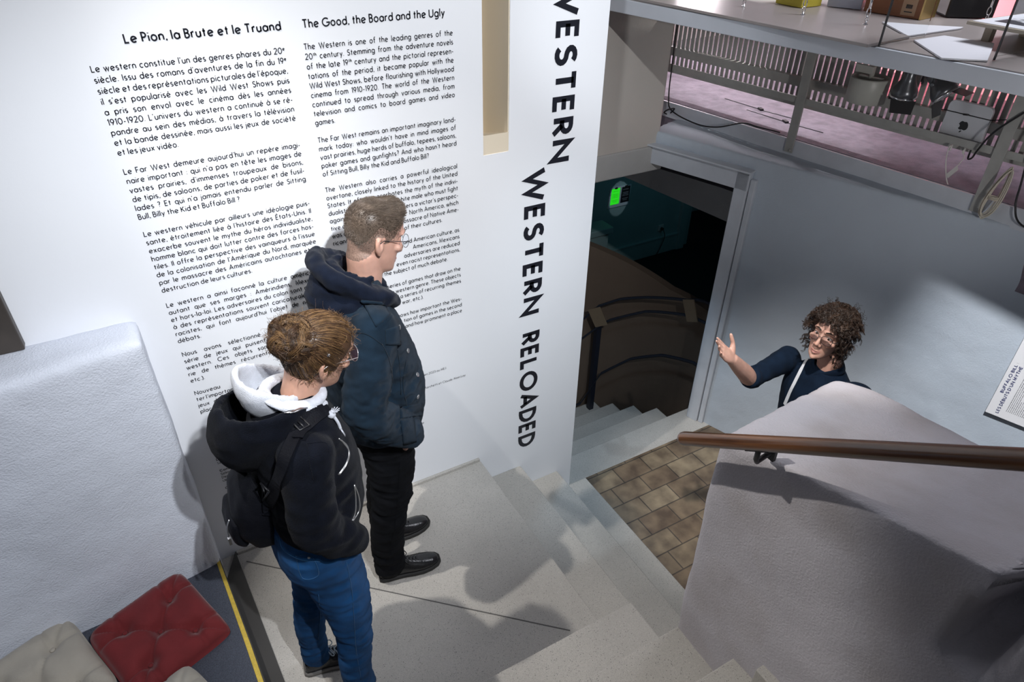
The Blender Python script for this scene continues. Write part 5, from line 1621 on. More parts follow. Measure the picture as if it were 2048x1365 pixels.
# trousers
tr = [trunk([(c3(.588, 2.06, .98), .165, .120, .125), (c3(.588, 2.06, .90), .175, .125, .135), (c3(.588, 2.06, .82), .172, .118, .128), (c3(.585, 2.06, .77), .12, .08, .09)], F0, L0)]
for h_, k_, a_, sg in ((c3(.582, 1.975, .86), c3(.566, 1.955, .50), c3(.532, 1.968, .095), 1), (c3(.60, 2.14, .86), c3(.610, 2.145, .50), c3(.592, 2.155, .095), 1)):
    tr += [limb([h_, (h_ + k_) / 2 + c3(.012, 0, 0), k_ + c3(.004, 0, 0), (k_ + a_) / 2 + c3(-.016, 0, 0), a_ + c3(-.002, 0, .03), a_ + c3(-.002, 0, -.03)], [(.098, .105), (.088, .095), (.072, .074), (.068, .070), (.058, .060), (.058, .064)], 20, L0)]
v, f, no = fuse(tr, .0075, 4)
mask = .4 + np.exp(-((v[:, 2] - .50) / .10) ** 2) + np.exp(-((v[:, 2] - .15) / .10) ** 2) * 1.1 + np.exp(-((v[:, 2] - .8) / .10) ** 2) * .4
v = fold(v, no, .0125, (6, 6, 26), 11.0, mask); v = fold(v, no, .0035, (14, 14, 60), 12.0, mask)
shell(v, f, no, BLACKJ, 'black_jeans', man)
BT = bvh_of((v, f))
seam('side_seam', BT, [(800, 925), (795, 1000), (788, 1060), (775, 1120)], .0014, BLACKJ, man)
# jacket trimmings: seams, pocket flaps, collar, buttons
for pl in ([(655, 690), (690, 668), (730, 668), (765, 690)], [(765, 690), (778, 720), (785, 760), (780, 790)], [(700, 590), (660, 640), (640, 700)], [(812, 720), (806, 770), (815, 820)], [(795, 700), (800, 740), (802, 790)]):
    seam('jacket_seam', BJ, pl, .0016, DENIM2, man)
patch('pocket_flap', BJ, [(770, 660), (796, 652), (800, 690), (771, 690)], DENIM, man, .003, .003)
patch('waistband', BJ, [(800, 815), (843, 806), (843, 832), (800, 838)], DENIM, man, .002, .003)
patch('cuff', BJ, [(800, 842), (826, 836), (832, 884), (806, 890)], DENIM, man, .002, .003)
buttons(BJ, [(798, 655), (797, 677), (815, 702), (834, 750), (835, 794), (827, 830), (697, 872)], .0085, mat('pewter', (0.55, 0.55, 0.56), 0.35, metal=0.9), man)
# hood of the hoodie, folded down over the jacket collar
hd = []
NK = c3(.585, 2.05, 1.50)


def hood_pt(f_, l_, u_): return NK + c3(f_, l_, u_)


roll = [hood_pt(.080, -.040, -.100), hood_pt(.065, -.078, -.075), hood_pt(.01, -.112, -.028), hood_pt(-.07, -.115, .025), hood_pt(-.125, -.072, .066), hood_pt(-.142, 0, .080), hood_pt(-.125, .072, .066), hood_pt(-.07, .115, .025), hood_pt(.01, .112, -.028), hood_pt(.065, .078, -.075), hood_pt(.080, .040, -.100)]
hd.append(limb(roll, [(.016, .022), (.024, .034), (.030, .044), (.028, .040), (.026, .030), (.026, .024), (.026, .030), (.028, .040), (.030, .044), (.024, .034), (.016, .022)], 14))
inner = [hood_pt(.066, -.04, -.075), hood_pt(.040, -.074, -.045), hood_pt(-.015, -.088, -.005), hood_pt(-.07, -.06, .03), hood_pt(-.085, 0, .040), hood_pt(-.07, .06, .03), hood_pt(-.015, .088, -.005), hood_pt(.040, .074, -.045), hood_pt(.066, .04, -.075)]
hd.append(limb(inner, [.014, .020, .020, .018, .016, .018, .020, .020, .014], 12))
# the pouch: layered sheets falling behind the shoulders
R = []
for (f_, hw, u_) in ((-.140, .105, .065), (-.172, .132, .02), (-.192, .140, -.035), (-.198, .122, -.085), (-.186, .075, -.115)):
    R.append([hood_pt(f_ + .10 * (t ** 2) + (.06 if s_ else 0), hw * t, u_ - .03 * t * t) for s_ in (0, 1) for t in (np.linspace(-1, 1, 13) if s_ == 0 else np.linspace(1, -1, 13))])
hd.append(MB().rings(R))
v, f, no = fuse(hd, .0075, 6)
v = fold(v, no, .013, (9, 6, 12), 1.0); v = fold(v, no, .005, (22, 15, 26), 5.0)
shell(v, f, no, NAVYJ, 'hood', man)
BH = bvh_of((v, f), (JV, JF))
patch('collar', BH, [(722, 600), (752, 655), (779, 632), (764, 604)], DENIM, man, .003, .004, 10)
shoe(man, (.478, 1.982, 0), (.752, 1.938, 0), LEATHER, SOLE, blackp, .047, .098)
shoe(man, (.535, 2.155, 0), (.800, 2.172, 0), LEATHER, SOLE, blackp, .047, .098)

# ---------------------------------------------------------------- woman with the bun
wom = empty('person', (0.20, 1.58, 0.0), 'woman with a messy hair bun and glasses, black hooded jacket and blue jeans', 'person')
HW = Head((0.304, 1.601, 1.550), (0.93, 0.24, -0.26), (0.22, -0.10, 0.94), 0.94)
skin = HW.parts()
skin += [limb([c3(.21, 1.592, 1.36), c3(.235, 1.595, 1.43), HW.w((-.025, 0, -.055))], [(.060, .058), (.052, .052), (.053, .053)], 20, L0),
         limb([HW.w((-.042, 0, -.07)), HW.w((-.055, 0, .0))], [.040, .038], 16, L0),
         trunk([(c3(.20, 1.585, .86), .13, .08, .08), (c3(.205, 1.59, 1.05), .12, .08, .08), (c3(.205, 1.59, 1.26), .14, .09, .08), (c3(.20, 1.59, 1.36), .12, .06, .06)], F0, L0)]
WRS, WRE, WRW = c3(.200, 1.440, 1.360), c3(.180, 1.393, 1.120), c3(.288, 1.435, .960)
WLS, WLE, WLW = c3(.215, 1.735, 1.360), c3(.155, 1.790, 1.105), c3(.310, 1.735, .955)
WRH, WRK, WRA = c3(.205, 1.500, .86), c3(.232, 1.458, .48), c3(.225, 1.428, .10)
WLH, WLK, WLA = c3(.200, 1.675, .86), c3(.150, 1.690, .47), c3(.118, 1.700, .10)
for s_, e_, w_2, h_, k_, a_ in ((WRS, WRE, WRW, WRH, WRK, WRA), (WLS, WLE, WLW, WLH, WLK, WLA)):
    skin += [limb([s_, e_, w_2], [.043, .036, .026], 12), limb([h_, k_, a_], [.066, .042, .031], 12)]
    sg_ = 1 if s_[1] < 1.59 else -1; d = nrm(c3(-.06, .50 * sg_, -1)); sl = c3(.9, 0, .1)
    skin += [limb([w_2, w_2 + d * .045, w_2 + d * .09], [(.026, .020), (.034, .016), (.030, .014)], 12)]
    for j in range(4):
        o = w_2 + d * .09 + sl * .026 * (j - 1.5); skin.append(limb([o, o + d * .03, o + nrm(d + c3(.2, 0, 0)) * .058], [.0078, .0072, .0062], 8))
    o = w_2 + d * .03 + sl * .022; skin.append(limb([o, o + d * .02 + c3(.020, 0, 0), o + d * .05 + c3(.026, 0, 0)], [.0098, .009, .0075], 8))
v, f, no = fuse(skin, .0046, 3)
v = HW.carve(v, no)
shell(v, f, no, [SKIN2, LIPS], 'body', wom, HW.lip_faces(v, f))
HW.eyes(wom, BROWNI)
HAIRW = hair_mat('brown_hair', (0.058, 0.029, 0.014))
HAIRW2 = hair_mat('golden_brown_hair', (0.21, 0.118, 0.05))
HW.brows(wom, HAIRW, .0028)
HW.glasses(wom, mat('pale_metal_frame', (0.75, 0.7, 0.7), 0.25, metal=0.8), TINT, .027, .024, .0013, 2.6)


def woman_hair():
    rg = np.random.default_rng(8)
    BC = c3(-.080, 0.0, .070); BR = c3(.066, .074, .060)

    def line(a):
        a = abs((a + math.pi) % (2 * math.pi) - math.pi)
        return np.interp(a, [0, .5, .8, 1.05, 1.3, 1.5, 1.8, 2.2, 2.7, 3.15], [.088, .083, .064, .020, -.020, -.030, -.020, -.055, -.078, -.082])
    parts = []
    R = []
    for z in np.linspace(-.083, .1225, 26):
        R.append([HW.w(HW.surf(th, max(z, line(th)), (.010 if z > line(th) + .012 else .001)) + c3(0, 0, .007 * np.clip((z - .09) / .03, 0, 1))) for th in np.linspace(0, 2 * math.pi, 40, endpoint=False)])
    parts.append(MB().rings(R))
    mb = MB(); Rb = []
    for i in range(15):
        t = math.pi * i / 14
        Rb.append([HW.w(BC + BR * .86 * c3(math.sin(t) * math.cos(q), math.sin(t) * math.sin(q), -math.cos(t)) * (1 + .1 * math.sin(5 * q + 3 * t))) for q in np.linspace(0, 2 * math.pi, 22, endpoint=False)])
    parts.append(mb.rings([[p + 1e-5 * np.random.default_rng(1).normal(size=3) for p in r] for r in Rb]))
    v, f, no = fuse(parts, .006, 3)
    h = shell(v, f, no, HAIRW, 'hair', wom)
    P1, P2 = [], []
    for _ in range(6500):           # strands combed from the hairline back to the bun
        th = rg.uniform(-math.pi, math.pi); z0 = line(th) + abs(rg.normal(0, .03)) if rg.random() < .55 else rg.uniform(line(th), .118); z0 = min(z0, .118)
        p0 = HW.surf(th, z0, .006)
        e = BC + c3(.018, math.sin(th) * .030, (z0 - .03) * .22 + math.cos(th) * .012) + rg.normal(0, .003, 3)
        pts = []; o = .0085 + .0035 * math.sin(th * 23 + 40 * z0) + rg.uniform(-.0015, .0015)
        for t in np.linspace(0, 1, 7):
            q = p0 * (1 - t) + e * t
            zc = np.clip(q[2], -.08, .12); cen = c3(-.005, 0, .02)
            dirv = nrm(q - cen)
            # push outwards on to the skull
            r = 1.0; lo, hi = 0.0, .16
            for _k in range(9):
                mid = (lo + hi) / 2; s_ = cen + dirv * mid; fr, bk, hw = HW.prof(np.clip(s_[2], -.12, .1225)); cx = (fr + bk) / 2
                ins = ((s_[0] - cx) / ((fr - bk) / 2)) ** 2 + (s_[1] / hw) ** 2 < 1 and s_[2] < .123
                if ins: lo = mid
                else: hi = mid
            rr_ = lo + o * (.5 + math.sin(math.pi * min(t * 1.1, 1)) * .7)
            pts.append(HW.w(cen + dirv * (rr_ if t < .93 else max(rr_, np.linalg.norm(q - cen)))))
        (P2 if rg.random() < .45 else P1).append(pts)
    for _ in range(95):             # twisted locks of the bun
        ax = nrm(rg.normal(0, 1, 3)); u = nrm(np.cross(ax, rg.normal(0, 1, 3))); w = np.cross(ax, u); a0 = rg.uniform(0, 6.28); ln = rg.uniform(1.0, 2.2); rad = rg.uniform(.90, 1.10); tl = rg.uniform(-.45, .45)
        gold = rg.random() < .4
        for _k in range(34):
            da, dt, dr = rg.normal(0, .05), rg.normal(0, .055), rg.normal(0, .018)
            pts = [HW.w(BC + BR * (rad + dr + .07 * math.sin(5 * t + a0)) * nrm(u * math.cos(a0 + da + t * ln) + w * math.sin(a0 + da + t * ln) + ax * (tl + dt + .12 * math.sin(6 * t + a0 * 3)))) for t in np.linspace(0, 1, 9)]
            (P2 if gold and rg.random() < .8 else P1).append(pts)
    for _ in range(1500):           # fine frizz over the bun, nape and temples
        k_ = rg.random()
        if k_ < .55:
            n_ = nrm(rg.normal(0, 1, 3) + c3(-.3, 0, .3)); p0 = BC + BR * n_ * 1.0
        else:
            th = rg.uniform(-math.pi, math.pi); z0 = line(th) + abs(rg.normal(0, .02)) if k_ < .85 else rg.uniform(line(th), .122); p0 = HW.surf(th, min(z0, .122), .008); n_ = nrm(p0 - c3(0, 0, .01))
        u = nrm(np.cross(n_, rg.normal(0, 1, 3))); w = np.cross(n_, u); L = rg.uniform(.012, .034); cr = rg.uniform(.002, .006); ph = rg.uniform(0, 6.28); tn = rg.uniform(3, 9); t_ = nrm(u + n_ * rg.uniform(.1, .9))
        (P2 if rg.random() < .45 else P1).append([HW.w(p0 + t_ * L * t + (w * math.sin(ph + tn * t) + n_ * math.cos(ph + tn * t)) * cr * t) for t in np.linspace(0, 1, 8)])
    for _ in range(30):            # fly-away hairs
        th = rg.uniform(-math.pi, math.pi); z0 = rg.uniform(line(th), .122); p0 = HW.surf(th, z0, .008) if rg.random() < .6 else BC + BR * nrm(rg.normal(0, 1, 3) + c3(-.4, 0, .4))
        d = nrm(p0 - c3(0, 0, .0) + rg.normal(0, .05, 3)); c_ = rg.normal(0, .012, 3)
        P1.append([HW.w(p0 + d * .022 * t * rg.uniform(.5, 1.1) + c_ * t * t + rg.normal(0, .0025, 3) * t) for t in np.linspace(0, 1, 6)])
    link('hair_strands', strands(P1, .00060, .00030), HAIRW, h); link('hair_strands', strands(P2, .00060, .00030), HAIRW2, h, label='golden brown strands')
    mb = MB(); a = HW.w((-.045, -.055, .095)); b2 = HW.w((-.020, -.072, .060)); mb.tube([a, (a + b2) / 2 + HW.d((.0, -.012, .004)), b2 + HW.d((0, -.012, 0))], [.0012, .0018, .002], 6); mb.ball(b2 + HW.d((0, -.013, 0)), .0055)
    link('hairpin', mb, chrome, h, label='silver hairpin')


woman_hair()
# fleece jacket
lev = [(c3(.207, 1.59, .985), .168, .138, .125), (c3(.212, 1.59, 1.04), .174, .152, .130), (c3(.212, 1.59, 1.10), .165, .155, .128), (c3(.207, 1.592, 1.22), .172, .160, .130), (c3(.203, 1.592, 1.32), .178, .135, .125), (c3(.203, 1.592, 1.385), .155, .100, .105), (c3(.208, 1.593, 1.43), .100, .075, .080), (c3(.215, 1.595, 1.455), .075, .06, .065)]
jk = [trunk(lev, F0, L0)]
for a_, b_, c_, sg in ((WRS, WRE, WRW, -1), (WLS, WLE, WLW, 1)):
    jk.append(limb([a_, (a_ + b_) / 2 + c3(-.008, sg * .010, 0), b_, (b_ + c_) / 2 + c3(.004, sg * .004, -.010), c_], [(.080, .076), (.068, .068), (.066, .064), (.058, .056), (.047, .045)], 20))
v, f, no = fuse(jk, .0075, 5)
mask = .4 + gauss(v, WRE, .14) + gauss(v, (WRE + WRW) / 2, .12) * .6
v = fold(v, no, .0095, (8, 8, 15), 21.0, mask)
WJ = (v, f)
shell(v, f, no, FLEECE, 'hooded_jacket', wom)
BW = bvh_of(WJ)
# jeans
tr = [trunk([(c3(.200, 1.587, 1.02), .150, .110, .115), (c3(.200, 1.587, .94), .170, .122, .130), (c3(.198, 1.587, .86), .178, .118, .135), (c3(.20, 1.587, .80), .165, .105, .118), (c3(.20, 1.587, .76), .09, .07, .07)], F0, L0)]
for h_, k_, a_ in ((WRH, WRK, WRA), (WLH, WLK, WLA)):
    tr.append(limb([h_, (h_ + k_) / 2 + c3(.010, 0, 0), k_ + c3(.002, 0, 0), (k_ * .55 + a_ * .45) + c3(-.014, 0, 0), a_ + c3(-.004, 0, .06), a_ + c3(-.004, 0, -.02)], [(.092, .104), (.077, .084), (.058, .060), (.053, .056), (.044, .046), (.046, .050)], 20, L0))
v, f, no = fuse(tr, .0075, 4)
mask = .35 + np.exp(-((v[:, 2] - .48) / .10) ** 2) * .9 + np.exp(-((v[:, 2] - .15) / .09) ** 2) + np.exp(-((v[:, 2] - .70) / .10) ** 2) * .5
v = fold(v, no, .0085, (9, 9, 24), 31.0, mask); v = fold(v, no, .0040, (18, 18, 55), 32.0, mask)
shell(v, f, no, BLUEJ, 'blue_jeans', wom)
BWT = bvh_of((v, f))
seam('side_seam', BWT, [(693, 1125), (703, 1180), (708, 1240), (712, 1300), (722, 1360)], .0013, BLUES, wom)
for pl in ([(592, 1112), (622, 1112), (637, 1150), (605, 1157), (592, 1112)], [(558, 1060), (565, 1098), (600, 1120), (640, 1124)], [(637, 1190), (640, 1230), (636, 1280)]):
    seam('jeans_seam', BWT, pl, .0013, BLUES, wom)
buttons(BWT, [(618, 1115)], .004, mat('pewter', (0.55, 0.55, 0.56), 0.35, metal=0.9), wom)
CANVAS = mat('black_patent', (0.010, 0.010, 0.012), 0.18, 0.2, 40, 0.4, 45)
LACE = cloth('pale_blue_lace', (0.30, 0.36, 0.42))
SOLE2 = mat('grey_rubber', (0.16, 0.15, 0.14), 0.7)
shoe(wom, (.062, 1.712, 0), (.300, 1.676, 0), CANVAS, SOLE2, LACE, .044, .105)
shoe(wom, (.165, 1.440, 0), (.405, 1.395, 0), CANVAS, SOLE2, LACE, .044, .105)
# black hood hanging open on the back, pale hoodie hood inside it
def loop(c, f_r, l_r, tilt, n=40, sk=0.0, wob=.006):
    c = np.array(c); o = []
    for q in np.linspace(0, 2 * math.pi, n, endpoint=False):
        a, b2 = math.cos(q), math.sin(q); o.append(c + c3(f_r * a, l_r * b2, tilt * a + sk * b2 + wob * math.sin(3 * q)))
    return o


hv = bag_hood(loop((.150, 1.605, 1.445), .132, .132, -.012, sk=-.030), c3(-.075, .01, -.225), FLEECE, 'hood', wom, .35, .016, .008)
gv = bag_hood(loop((.180, 1.625, 1.492), .092, .088, -.050, wob=.004), c3(-.030, 0, -.12), GREYH, 'inner_hood', wom, .25, .018, .006)
# collar roll of the pale hoodie and its knotted cord
mb = limb([c3(.135, 1.575, 1.498), c3(.16, 1.530, 1.484), c3(.20, 1.512, 1.462), c3(.25, 1.522, 1.440), c3(.285, 1.545, 1.415), c3(.30, 1.575, 1.395)], [(.008, .014), (.009, .014), (.011, .015), (.011, .015), (.010, .013), (.008, .010)], 12); link('hoodie_collar', mb, GREYH, wom)
mb = MB(); k0 = c3(.300, 1.512, 1.400)
mb.tube(spl([c3(.275, 1.53, 1.42), k0, k0 + c3(.012, -.006, -.03), k0 + c3(.016, -.008, -.055)]), .0045, 8); mb.ball(k0, .012, 12, 8)
for j in range(9):
    a = j / 9 * 6.28; mb.tube([k0 + c3(.016, -.008, -.05), k0 + c3(.018 + .008 * math.cos(a), -.009 + .008 * math.sin(a), -.082)], .0013, 5)
    mb.tube([k0 + c3(0, 0, .004), k0 + c3(.012 + .012 * math.cos(a), -.004 + .012 * math.sin(a), .016)], .0013, 5)
link('drawcord', mb, GREYH, wom)
mb = MB(); mb.tube([c3(.224 + .074 * math.cos(q), 1.597 + .072 * math.sin(q), 1.450 - .020 * math.cos(q)) for q in np.linspace(0, 2 * math.pi, 30, endpoint=False)], .0165, 12, closed=True); link('hoodie_neckline', mb, GREYH, wom)
# zips, shoulder seam, silver ring on the shoulder
BWH = bvh_of(WJ, hv)
ZIP = mat('silver_zip', (0.6, 0.6, 0.6), 0.3, metal=0.9)
for pl in ([(677, 878), (693, 892), (697, 910), (690, 930), (676, 950)], [(683, 882), (698, 905), (692, 930), (678, 950)], [(708, 970), (717, 995), (718, 1020), (706, 1042)], [(708, 970), (711, 1000), (710, 1025), (704, 1042)]):
    seam('zip', BW, pl, .0022, ZIP, wom, .001)
for pl in ([(613, 888), (650, 886), (658, 905)], [(613, 888), (620, 930), (626, 960)], [(580, 870), (565, 920), (560, 960)]):
    seam('jacket_seam', BW, pl, .0014, FLEECE, wom)
q = on(BWH, [(568, 828), (585, 825), (600, 820), (612, 817)], .004)
if len(q) > 2:
    mb = MB(); mb.tube([p for p, _ in q], [.002, .0055, .0060, .003][:len(q)], 8, flat=.5); link('shoulder_trim', mb, steel, wom, label='silver shoulder trim')

# small black backpack carried by the woman
PKX = .012
bp_ = empty('backpack', (0.02, 1.64, 0.85), 'small black backpack low on the back of the woman with the bun', 'backpack')
R = []
for z, xo, xi, hw in ((.905, .030, .085, .075), (.925, -.005, .088, .094), (.98, -.028, .086, .102), (1.05, -.032, .082, .102), (1.11, -.018, .078, .096), (1.155, .010, .076, .082), (1.175, .04, .07, .05)):
    R.append([c3(PKX + (xo + xi) / 2 - (xi - xo) / 2 * math.copysign(abs(math.cos(t)) ** .6, math.cos(t)), 1.655 + hw * math.copysign(abs(math.sin(t)) ** .6, math.sin(t)), z) for t in np.linspace(0, 2 * math.pi, 28, endpoint=False)])
pk = [MB().rings(R)]
v, f, no = fuse(pk, .008, 4); v = fold(v, no, .007, (9, 9, 9), 41.0)
shell(v, f, no, NYLON, 'main_compartment', bp_)
R = []
for z, xo, xi, hw in ((.925, -.028, -.005, .062), (.95, -.050, -.005, .074), (1.0, -.056, -.01, .076), (1.04, -.046, -.01, .072), (1.055, -.03, -.01, .06)):
    R.append([c3(PKX + (xo + xi) / 2 - (xi - xo) / 2 * math.copysign(abs(math.cos(t)) ** .6, math.cos(t)), 1.66 + hw * math.copysign(abs(math.sin(t)) ** .6, math.sin(t)), z) for t in np.linspace(0, 2 * math.pi, 24, endpoint=False)])
v2, f2, no2 = fuse([MB().rings(R)], .007, 3); v2 = fold(v2, no2, .004, (12, 12, 12), 43.0)
shell(v2, f2, no2, NYLON, 'front_pocket', bp_)
BB = bvh_of((v, f), (v2, f2), WJ)
band('shoulder_strap', BB, [(640, 812), (622, 832), (602, 858), (584, 890), (570, 925), (557, 965), (543, 1000), (532, 1030)], .040, NYLON, bp_, .003, .006)
band('webbing', BB, [(652, 822), (632, 836), (612, 856), (597, 882)], .030, NYLON, bp_, .010, .003)
for quad in ([(585, 848), (600, 836), (617, 855), (601, 870)], [(520, 975), (530, 961), (546, 978), (535, 998)]):
    h = on(BB, [quad[0], quad[1], quad[2], quad[3]], .014)
    if len(h) == 4:
        mb = MB(); mb.tube([p for p, _ in h], .0032, 6, closed=True); mb.tube([(h[0][0] + h[1][0]) / 2, (h[2][0] + h[3][0]) / 2], .0032, 6); link('buckle', mb, blackp, bp_)
mb = MB(); mb.tube(spl([c3(-.03, 1.61, 1.05), c3(-.042, 1.60, 1.03), c3(-.046, 1.595, .99)]), .0025, 6); mb.box(-.050, 1.590, .965, -.042, 1.600, .992); link('zip_pull', mb, steel, bp_)
mb = MB(); mb.tube(spl([c3(.05, 1.63, 1.18), c3(.02, 1.65, 1.215), c3(.03, 1.68, 1.215), c3(.055, 1.70, 1.18)]), .006, 8); link('grab_handle', mb, NYLON, bp_)

# ---------------------------------------------------------------- curly-haired guide behind the parapet
gd = empty('person', (2.70, 1.50, -0.68), 'curly-haired guide in a navy shirt with glasses, arm raised with open palm, behind the parapet', 'person')
HG = Head((2.650, 1.580, 0.866), (-0.967, -0.172, 0.19), (0.20, -0.04, 0.98), 0.97)
FG, LG = nrm(c3(-.96, .10, 0)), nrm(c3(-.10, -.96, 0))
GRS, GRE, GRW = c3(2.640, 1.745, .625), c3(2.365, 1.728, .615), c3(2.183, 1.720, .793)
GLS, GLE, GLW = c3(2.685, 1.385, .625), c3(2.71, 1.33, .34), c3(2.60, 1.36, .14)
GH = c3(2.70, 1.545, .20)
skin = HG.parts()
skin += [limb([c3(2.685, 1.55, .58), c3(2.680, 1.552, .70), HG.w((-.030, 0, -.055))], [(.068, .064), (.058, .056), (.057, .056)], 20, LG),
         limb([HG.w((-.055, 0, -.07)), HG.w((-.062, 0, .0))], [.048, .044], 16, LG),
         trunk([(GH, .13, .08, .08), (c3(2.69, 1.55, .40), .13, .085, .085), (c3(2.68, 1.555, .56), .15, .085, .085), (c3(2.68, 1.555, .64), .11, .06, .06)], FG, LG),
         limb([GRS, (GRS + GRE) / 2, GRE, GRE * .6 + GRW * .4 + c3(0, 0, -.006), GRW], [.046, .044, (.042, .044), (.041, .043), (.030, .024)], 16), limb([GLS, GLE, GLW], [.046, .040, .030], 14),
         limb([GH + c3(0, .085, -.05), c3(2.69, 1.64, -.22), c3(2.70, 1.64, -.60)], [.07, .05, .038], 12), limb([GH + c3(0, -.085, -.05), c3(2.70, 1.44, -.22), c3(2.71, 1.44, -.60)], [.07, .05, .038], 12)]
# open right hand: palm up and towards the visitors
hx = nrm(c3(2.035, 1.745, .940) - GRW)                 # along the fingers
hn = nrm(c3(.15, -.72, .66)); hn = nrm(hn - hx * (hn @ hx))   # out of the palm
hs = np.cross(hn, hx)                                  # towards the thumb or little finger
if hs[2] < 0: hs = -hs
hand = []
wr = GRW
hand.append(limb([wr, wr + hx * .025, wr + hx * .055, wr + hx * .088], [(.020, .026), (.020, .032), (.0165, .038), (.012, .036)], 16, hn))
for j, (ln, sp, cu) in enumerate(((.074, .10, .02), (.084, .02, .08), (.078, -.06, .20), (.062, -.15, .30))):
    o = wr + hx * (.090 - .004 * abs(j - 1.2)) + hs * (.0285 - .0185 * j)
    d0 = nrm(hx + hs * sp * .7 + hn * cu * .4); d1 = nrm(hx + hs * sp * .7 + hn * (cu * 1.6)); d2 = nrm(hx + hs * sp * .6 + hn * (cu * 2.8))
    p1 = o + d0 * ln * .46; p2 = p1 + d1 * ln * .30; p3 = p2 + d2 * ln * .24
    hand.append(limb([o - d0 * .012, o + d0 * ln * .2, p1, p2, p3], [.0088, .0080, .0078, .0070, .0056], 10, hn, 4, .9))
o = wr + hx * .022 + hs * .026 + hn * .006
t0 = nrm(hx * .55 + hs * .85 + hn * .25); t1 = nrm(hx * .85 + hs * .55 + hn * .15)
hand.append(limb([o - t0 * .014, o + t0 * .022, o + t0 * .044, o + t0 * .044 + t1 * .026, o + t0 * .044 + t1 * .046], [.0150, .0145, .0105, .0098, .0075], 12, hn, 4, .9))
skin += hand
v, f, no = fuse(skin, .0040, 2)
v = HG.carve(v, no)
shell(v, f, no, [SKIN, LIPS], 'body', gd, HG.lip_faces(v, f))
HG.eyes(gd, BROWNI)
HAIRG = hair_mat('dark_curly_hair', (0.035, 0.020, 0.013))
HAIRG2 = hair_mat('brown_curl_highlights', (0.065, 0.036, 0.022))
HG.brows(gd, HAIRG, .0034)
HG.glasses(gd, blackm, LENS, .0265, .0215, .0013, 2.8)


def curly():
    rg = np.random.default_rng(21); parts = []
    R = []

    def line(a):
        a = abs((a + math.pi) % (2 * math.pi) - math.pi)
        return np.interp(a, [0, .45, .75, .95, 1.3, 1.7, 2.3, 3.15], [.085, .078, .050, .01, -.035, -.075, -.105, -.110])
    for z in np.linspace(-.112, .1225, 26):
        R.append([HG.w(HG.surf(th, max(z, line(th)), (.020 if z > line(th) + .012 else .002)) + c3(0, 0, .018 * np.clip((z - .07) / .05, 0, 1))) for th in np.linspace(0, 2 * math.pi, 40, endpoint=False)])
    v, f, no = fuse([MB().rings(R)], .007, 3)
    h = shell(v, f, no, HAIRG, 'hair', gd)
    A, B2 = [], []
    for _ in range(560):
        th = rg.uniform(-math.pi, math.pi); lo = line(th); z = lo + (.122 - lo) * rg.uniform(0, 1) ** .8
        if rg.random() < .3: z = rg.uniform(.10, .1225)
        a = abs(th)
        p = HG.surf(th, z, .006); p[2] += .020 * np.clip((z - .07) / .05, 0, 1); n_ = nrm(c3(math.cos(th), math.sin(th), np.clip((z - .01) / .07, -.5, 1.7)))
        L = rg.uniform(.040, .072) * (0.62 if a < .6 or z > .09 else 1.0) * (1.15 if z < -.02 else 1.0)
        d = nrm(n_ + c3(-.15, 0, -.30) + rg.normal(0, .32, 3))
        u = nrm(np.cross(d, rg.normal(0, 1, 3))); w = np.cross(d, u); cr = rg.uniform(.005, .011); tn = rg.uniform(1.6, 3.2) * 2 * math.pi; ph = rg.uniform(0, 6.28)
        kk = 6; gl = rg.random() < .3
        for _j in range(kk):
          pts = []; dj = rg.normal(0, .0022, 3); pj = rg.normal(0, .25)
          for t in np.linspace(0, 1, 20):
              g_ = p + dj + n_ * .012 * t + d * L * t * (1 - .35 * t) + c3(0, 0, -.030) * t * t
              pts.append(HG.w(g_ + (u * math.cos(ph + pj + tn * t) + w * math.sin(ph + pj + tn * t)) * cr * min(1, t * 3)))
          (B2 if gl else A).append(pts)
    for _ in range(160):
        th = rg.uniform(-math.pi, math.pi); z = rg.uniform(max(line(th), -.02), .122); p = HG.surf(th, z, .03); p[2] += .03 * np.clip((z - .07) / .05, 0, 1); n_ = nrm(c3(math.cos(th), math.sin(th), np.clip(z / .07, 0, 1.7))); L = rg.uniform(.015, .035)
        u = nrm(np.cross(n_, rg.normal(0, 1, 3))); w = np.cross(n_, u)
        A.append([HG.w(p + n_ * L * t + (u * math.cos(9 * t) + w * math.sin(9 * t)) * .006) for t in np.linspace(0, 1, 12)])
    link('curls', strands(A, .0013, .0005, n=4), HAIRG, h); link('curls', strands(B2, .0013, .0005, n=4), HAIRG2, h, label='lighter brown curls')


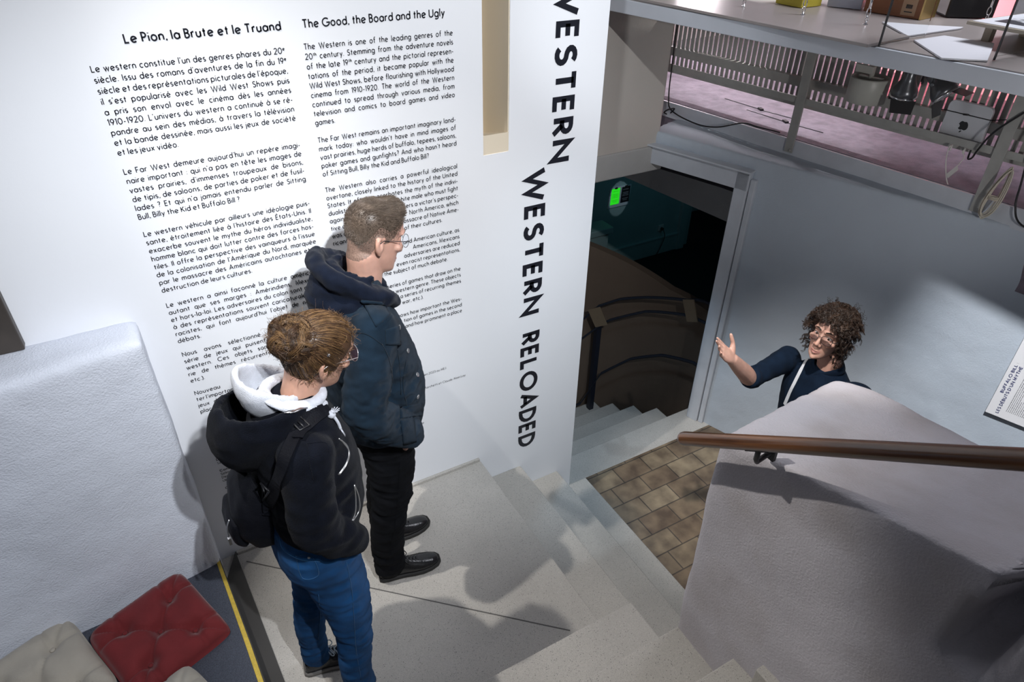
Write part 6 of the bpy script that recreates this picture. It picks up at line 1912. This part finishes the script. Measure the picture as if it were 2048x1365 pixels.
curly()
lev = [(c3(2.70, 1.575, .14), .165, .115, .115), (c3(2.695, 1.575, .25), .16, .115, .115), (c3(2.69, 1.578, .40), .170, .120, .120), (c3(2.683, 1.572, .52), .185, .120, .118), (c3(2.68, 1.555, .60), .165, .100, .100), (c3(2.68, 1.555, .655), .105, .078, .080), (c3(2.68, 1.555, .685), .072, .066, .068)]
jk = [trunk(lev, FG, LG), limb([GRS, (GRS + GRE) / 2, GRE + nrm(GRS - GRE) * .03, GRE * .97 + GRW * .03], [(.066, .064), (.051, .052), (.049, .049), (.049, .049)], 20), limb([GLS, (GLS + GLE) / 2, GLE, GLW], [(.080, .076), (.066, .064), (.062, .060), (.05, .05)], 20)]
e0 = GRE * .97 + GRW * .03; ed = nrm(GRW - GRE * .5 - GRS * .5)
jk.append(limb([e0 - ed * .020, e0 + ed * .014], [.0525, .052], 18, (0, 0, 1), 3, .15))
v, f, no = fuse(jk, .0065, 4)
v = fold(v, no, .0075, (11, 11, 11), 51.0, .5 + gauss(v, GRE, .10) + gauss(v, GRS, .10) * .7)
shell(v, f, no, SHIRT, 'navy_shirt', gd)
BG = bvh_of((v, f))
tr = [trunk([(c3(2.70, 1.545, .26), .150, .105, .105), (c3(2.70, 1.545, .14), .165, .11, .115), (c3(2.70, 1.545, .06), .155, .10, .11), (c3(2.70, 1.545, .02), .08, .06, .06)], FG, LG)]
for s_ in (1, -1):
    tr.append(limb([c3(2.70, 1.545 + .088 * s_, .10), c3(2.69, 1.545 + .098 * s_, -.22), c3(2.71, 1.545 + .098 * s_, -.62)], [(.09, .095), (.07, .07), (.06, .06)], 18, LG))
v, f, no = fuse(tr, .010, 3); v = fold(v, no, .006, (6, 6, 22), 61.0)
shell(v, f, no, BLACKJ, 'dark_trousers', gd)
for s_ in (1, -1):
    y = 1.545 + .098 * s_; o = shoe(gd, (2.755, y, 0), (2.495, y + .012 * s_, 0), LEATHER, SOLE, blackp, .046, .095)
    for ob in [o] + list(o.children):
        for vv in ob.data.vertices: vv.co.z -= .68
# shirt collar and white lanyard
mb = limb([c3(2.612, 1.565, .655), c3(2.632, 1.612, .690), c3(2.690, 1.628, .712), c3(2.742, 1.560, .722), c3(2.695, 1.485, .708), c3(2.635, 1.500, .690), c3(2.612, 1.548, .655)], [(.020, .006)] * 7, 10, (0, 0, 1)); link('shirt_collar', mb, SHIRT, gd)
band('lanyard', BG, [(1618, 716), (1611, 725), (1604, 738), (1597, 752), (1589, 768), (1582, 782), (1576, 796), (1570, 810)], .020, mat('white_ribbon', (0.72, 0.74, 0.78), 0.6), gd, .003, .0015)
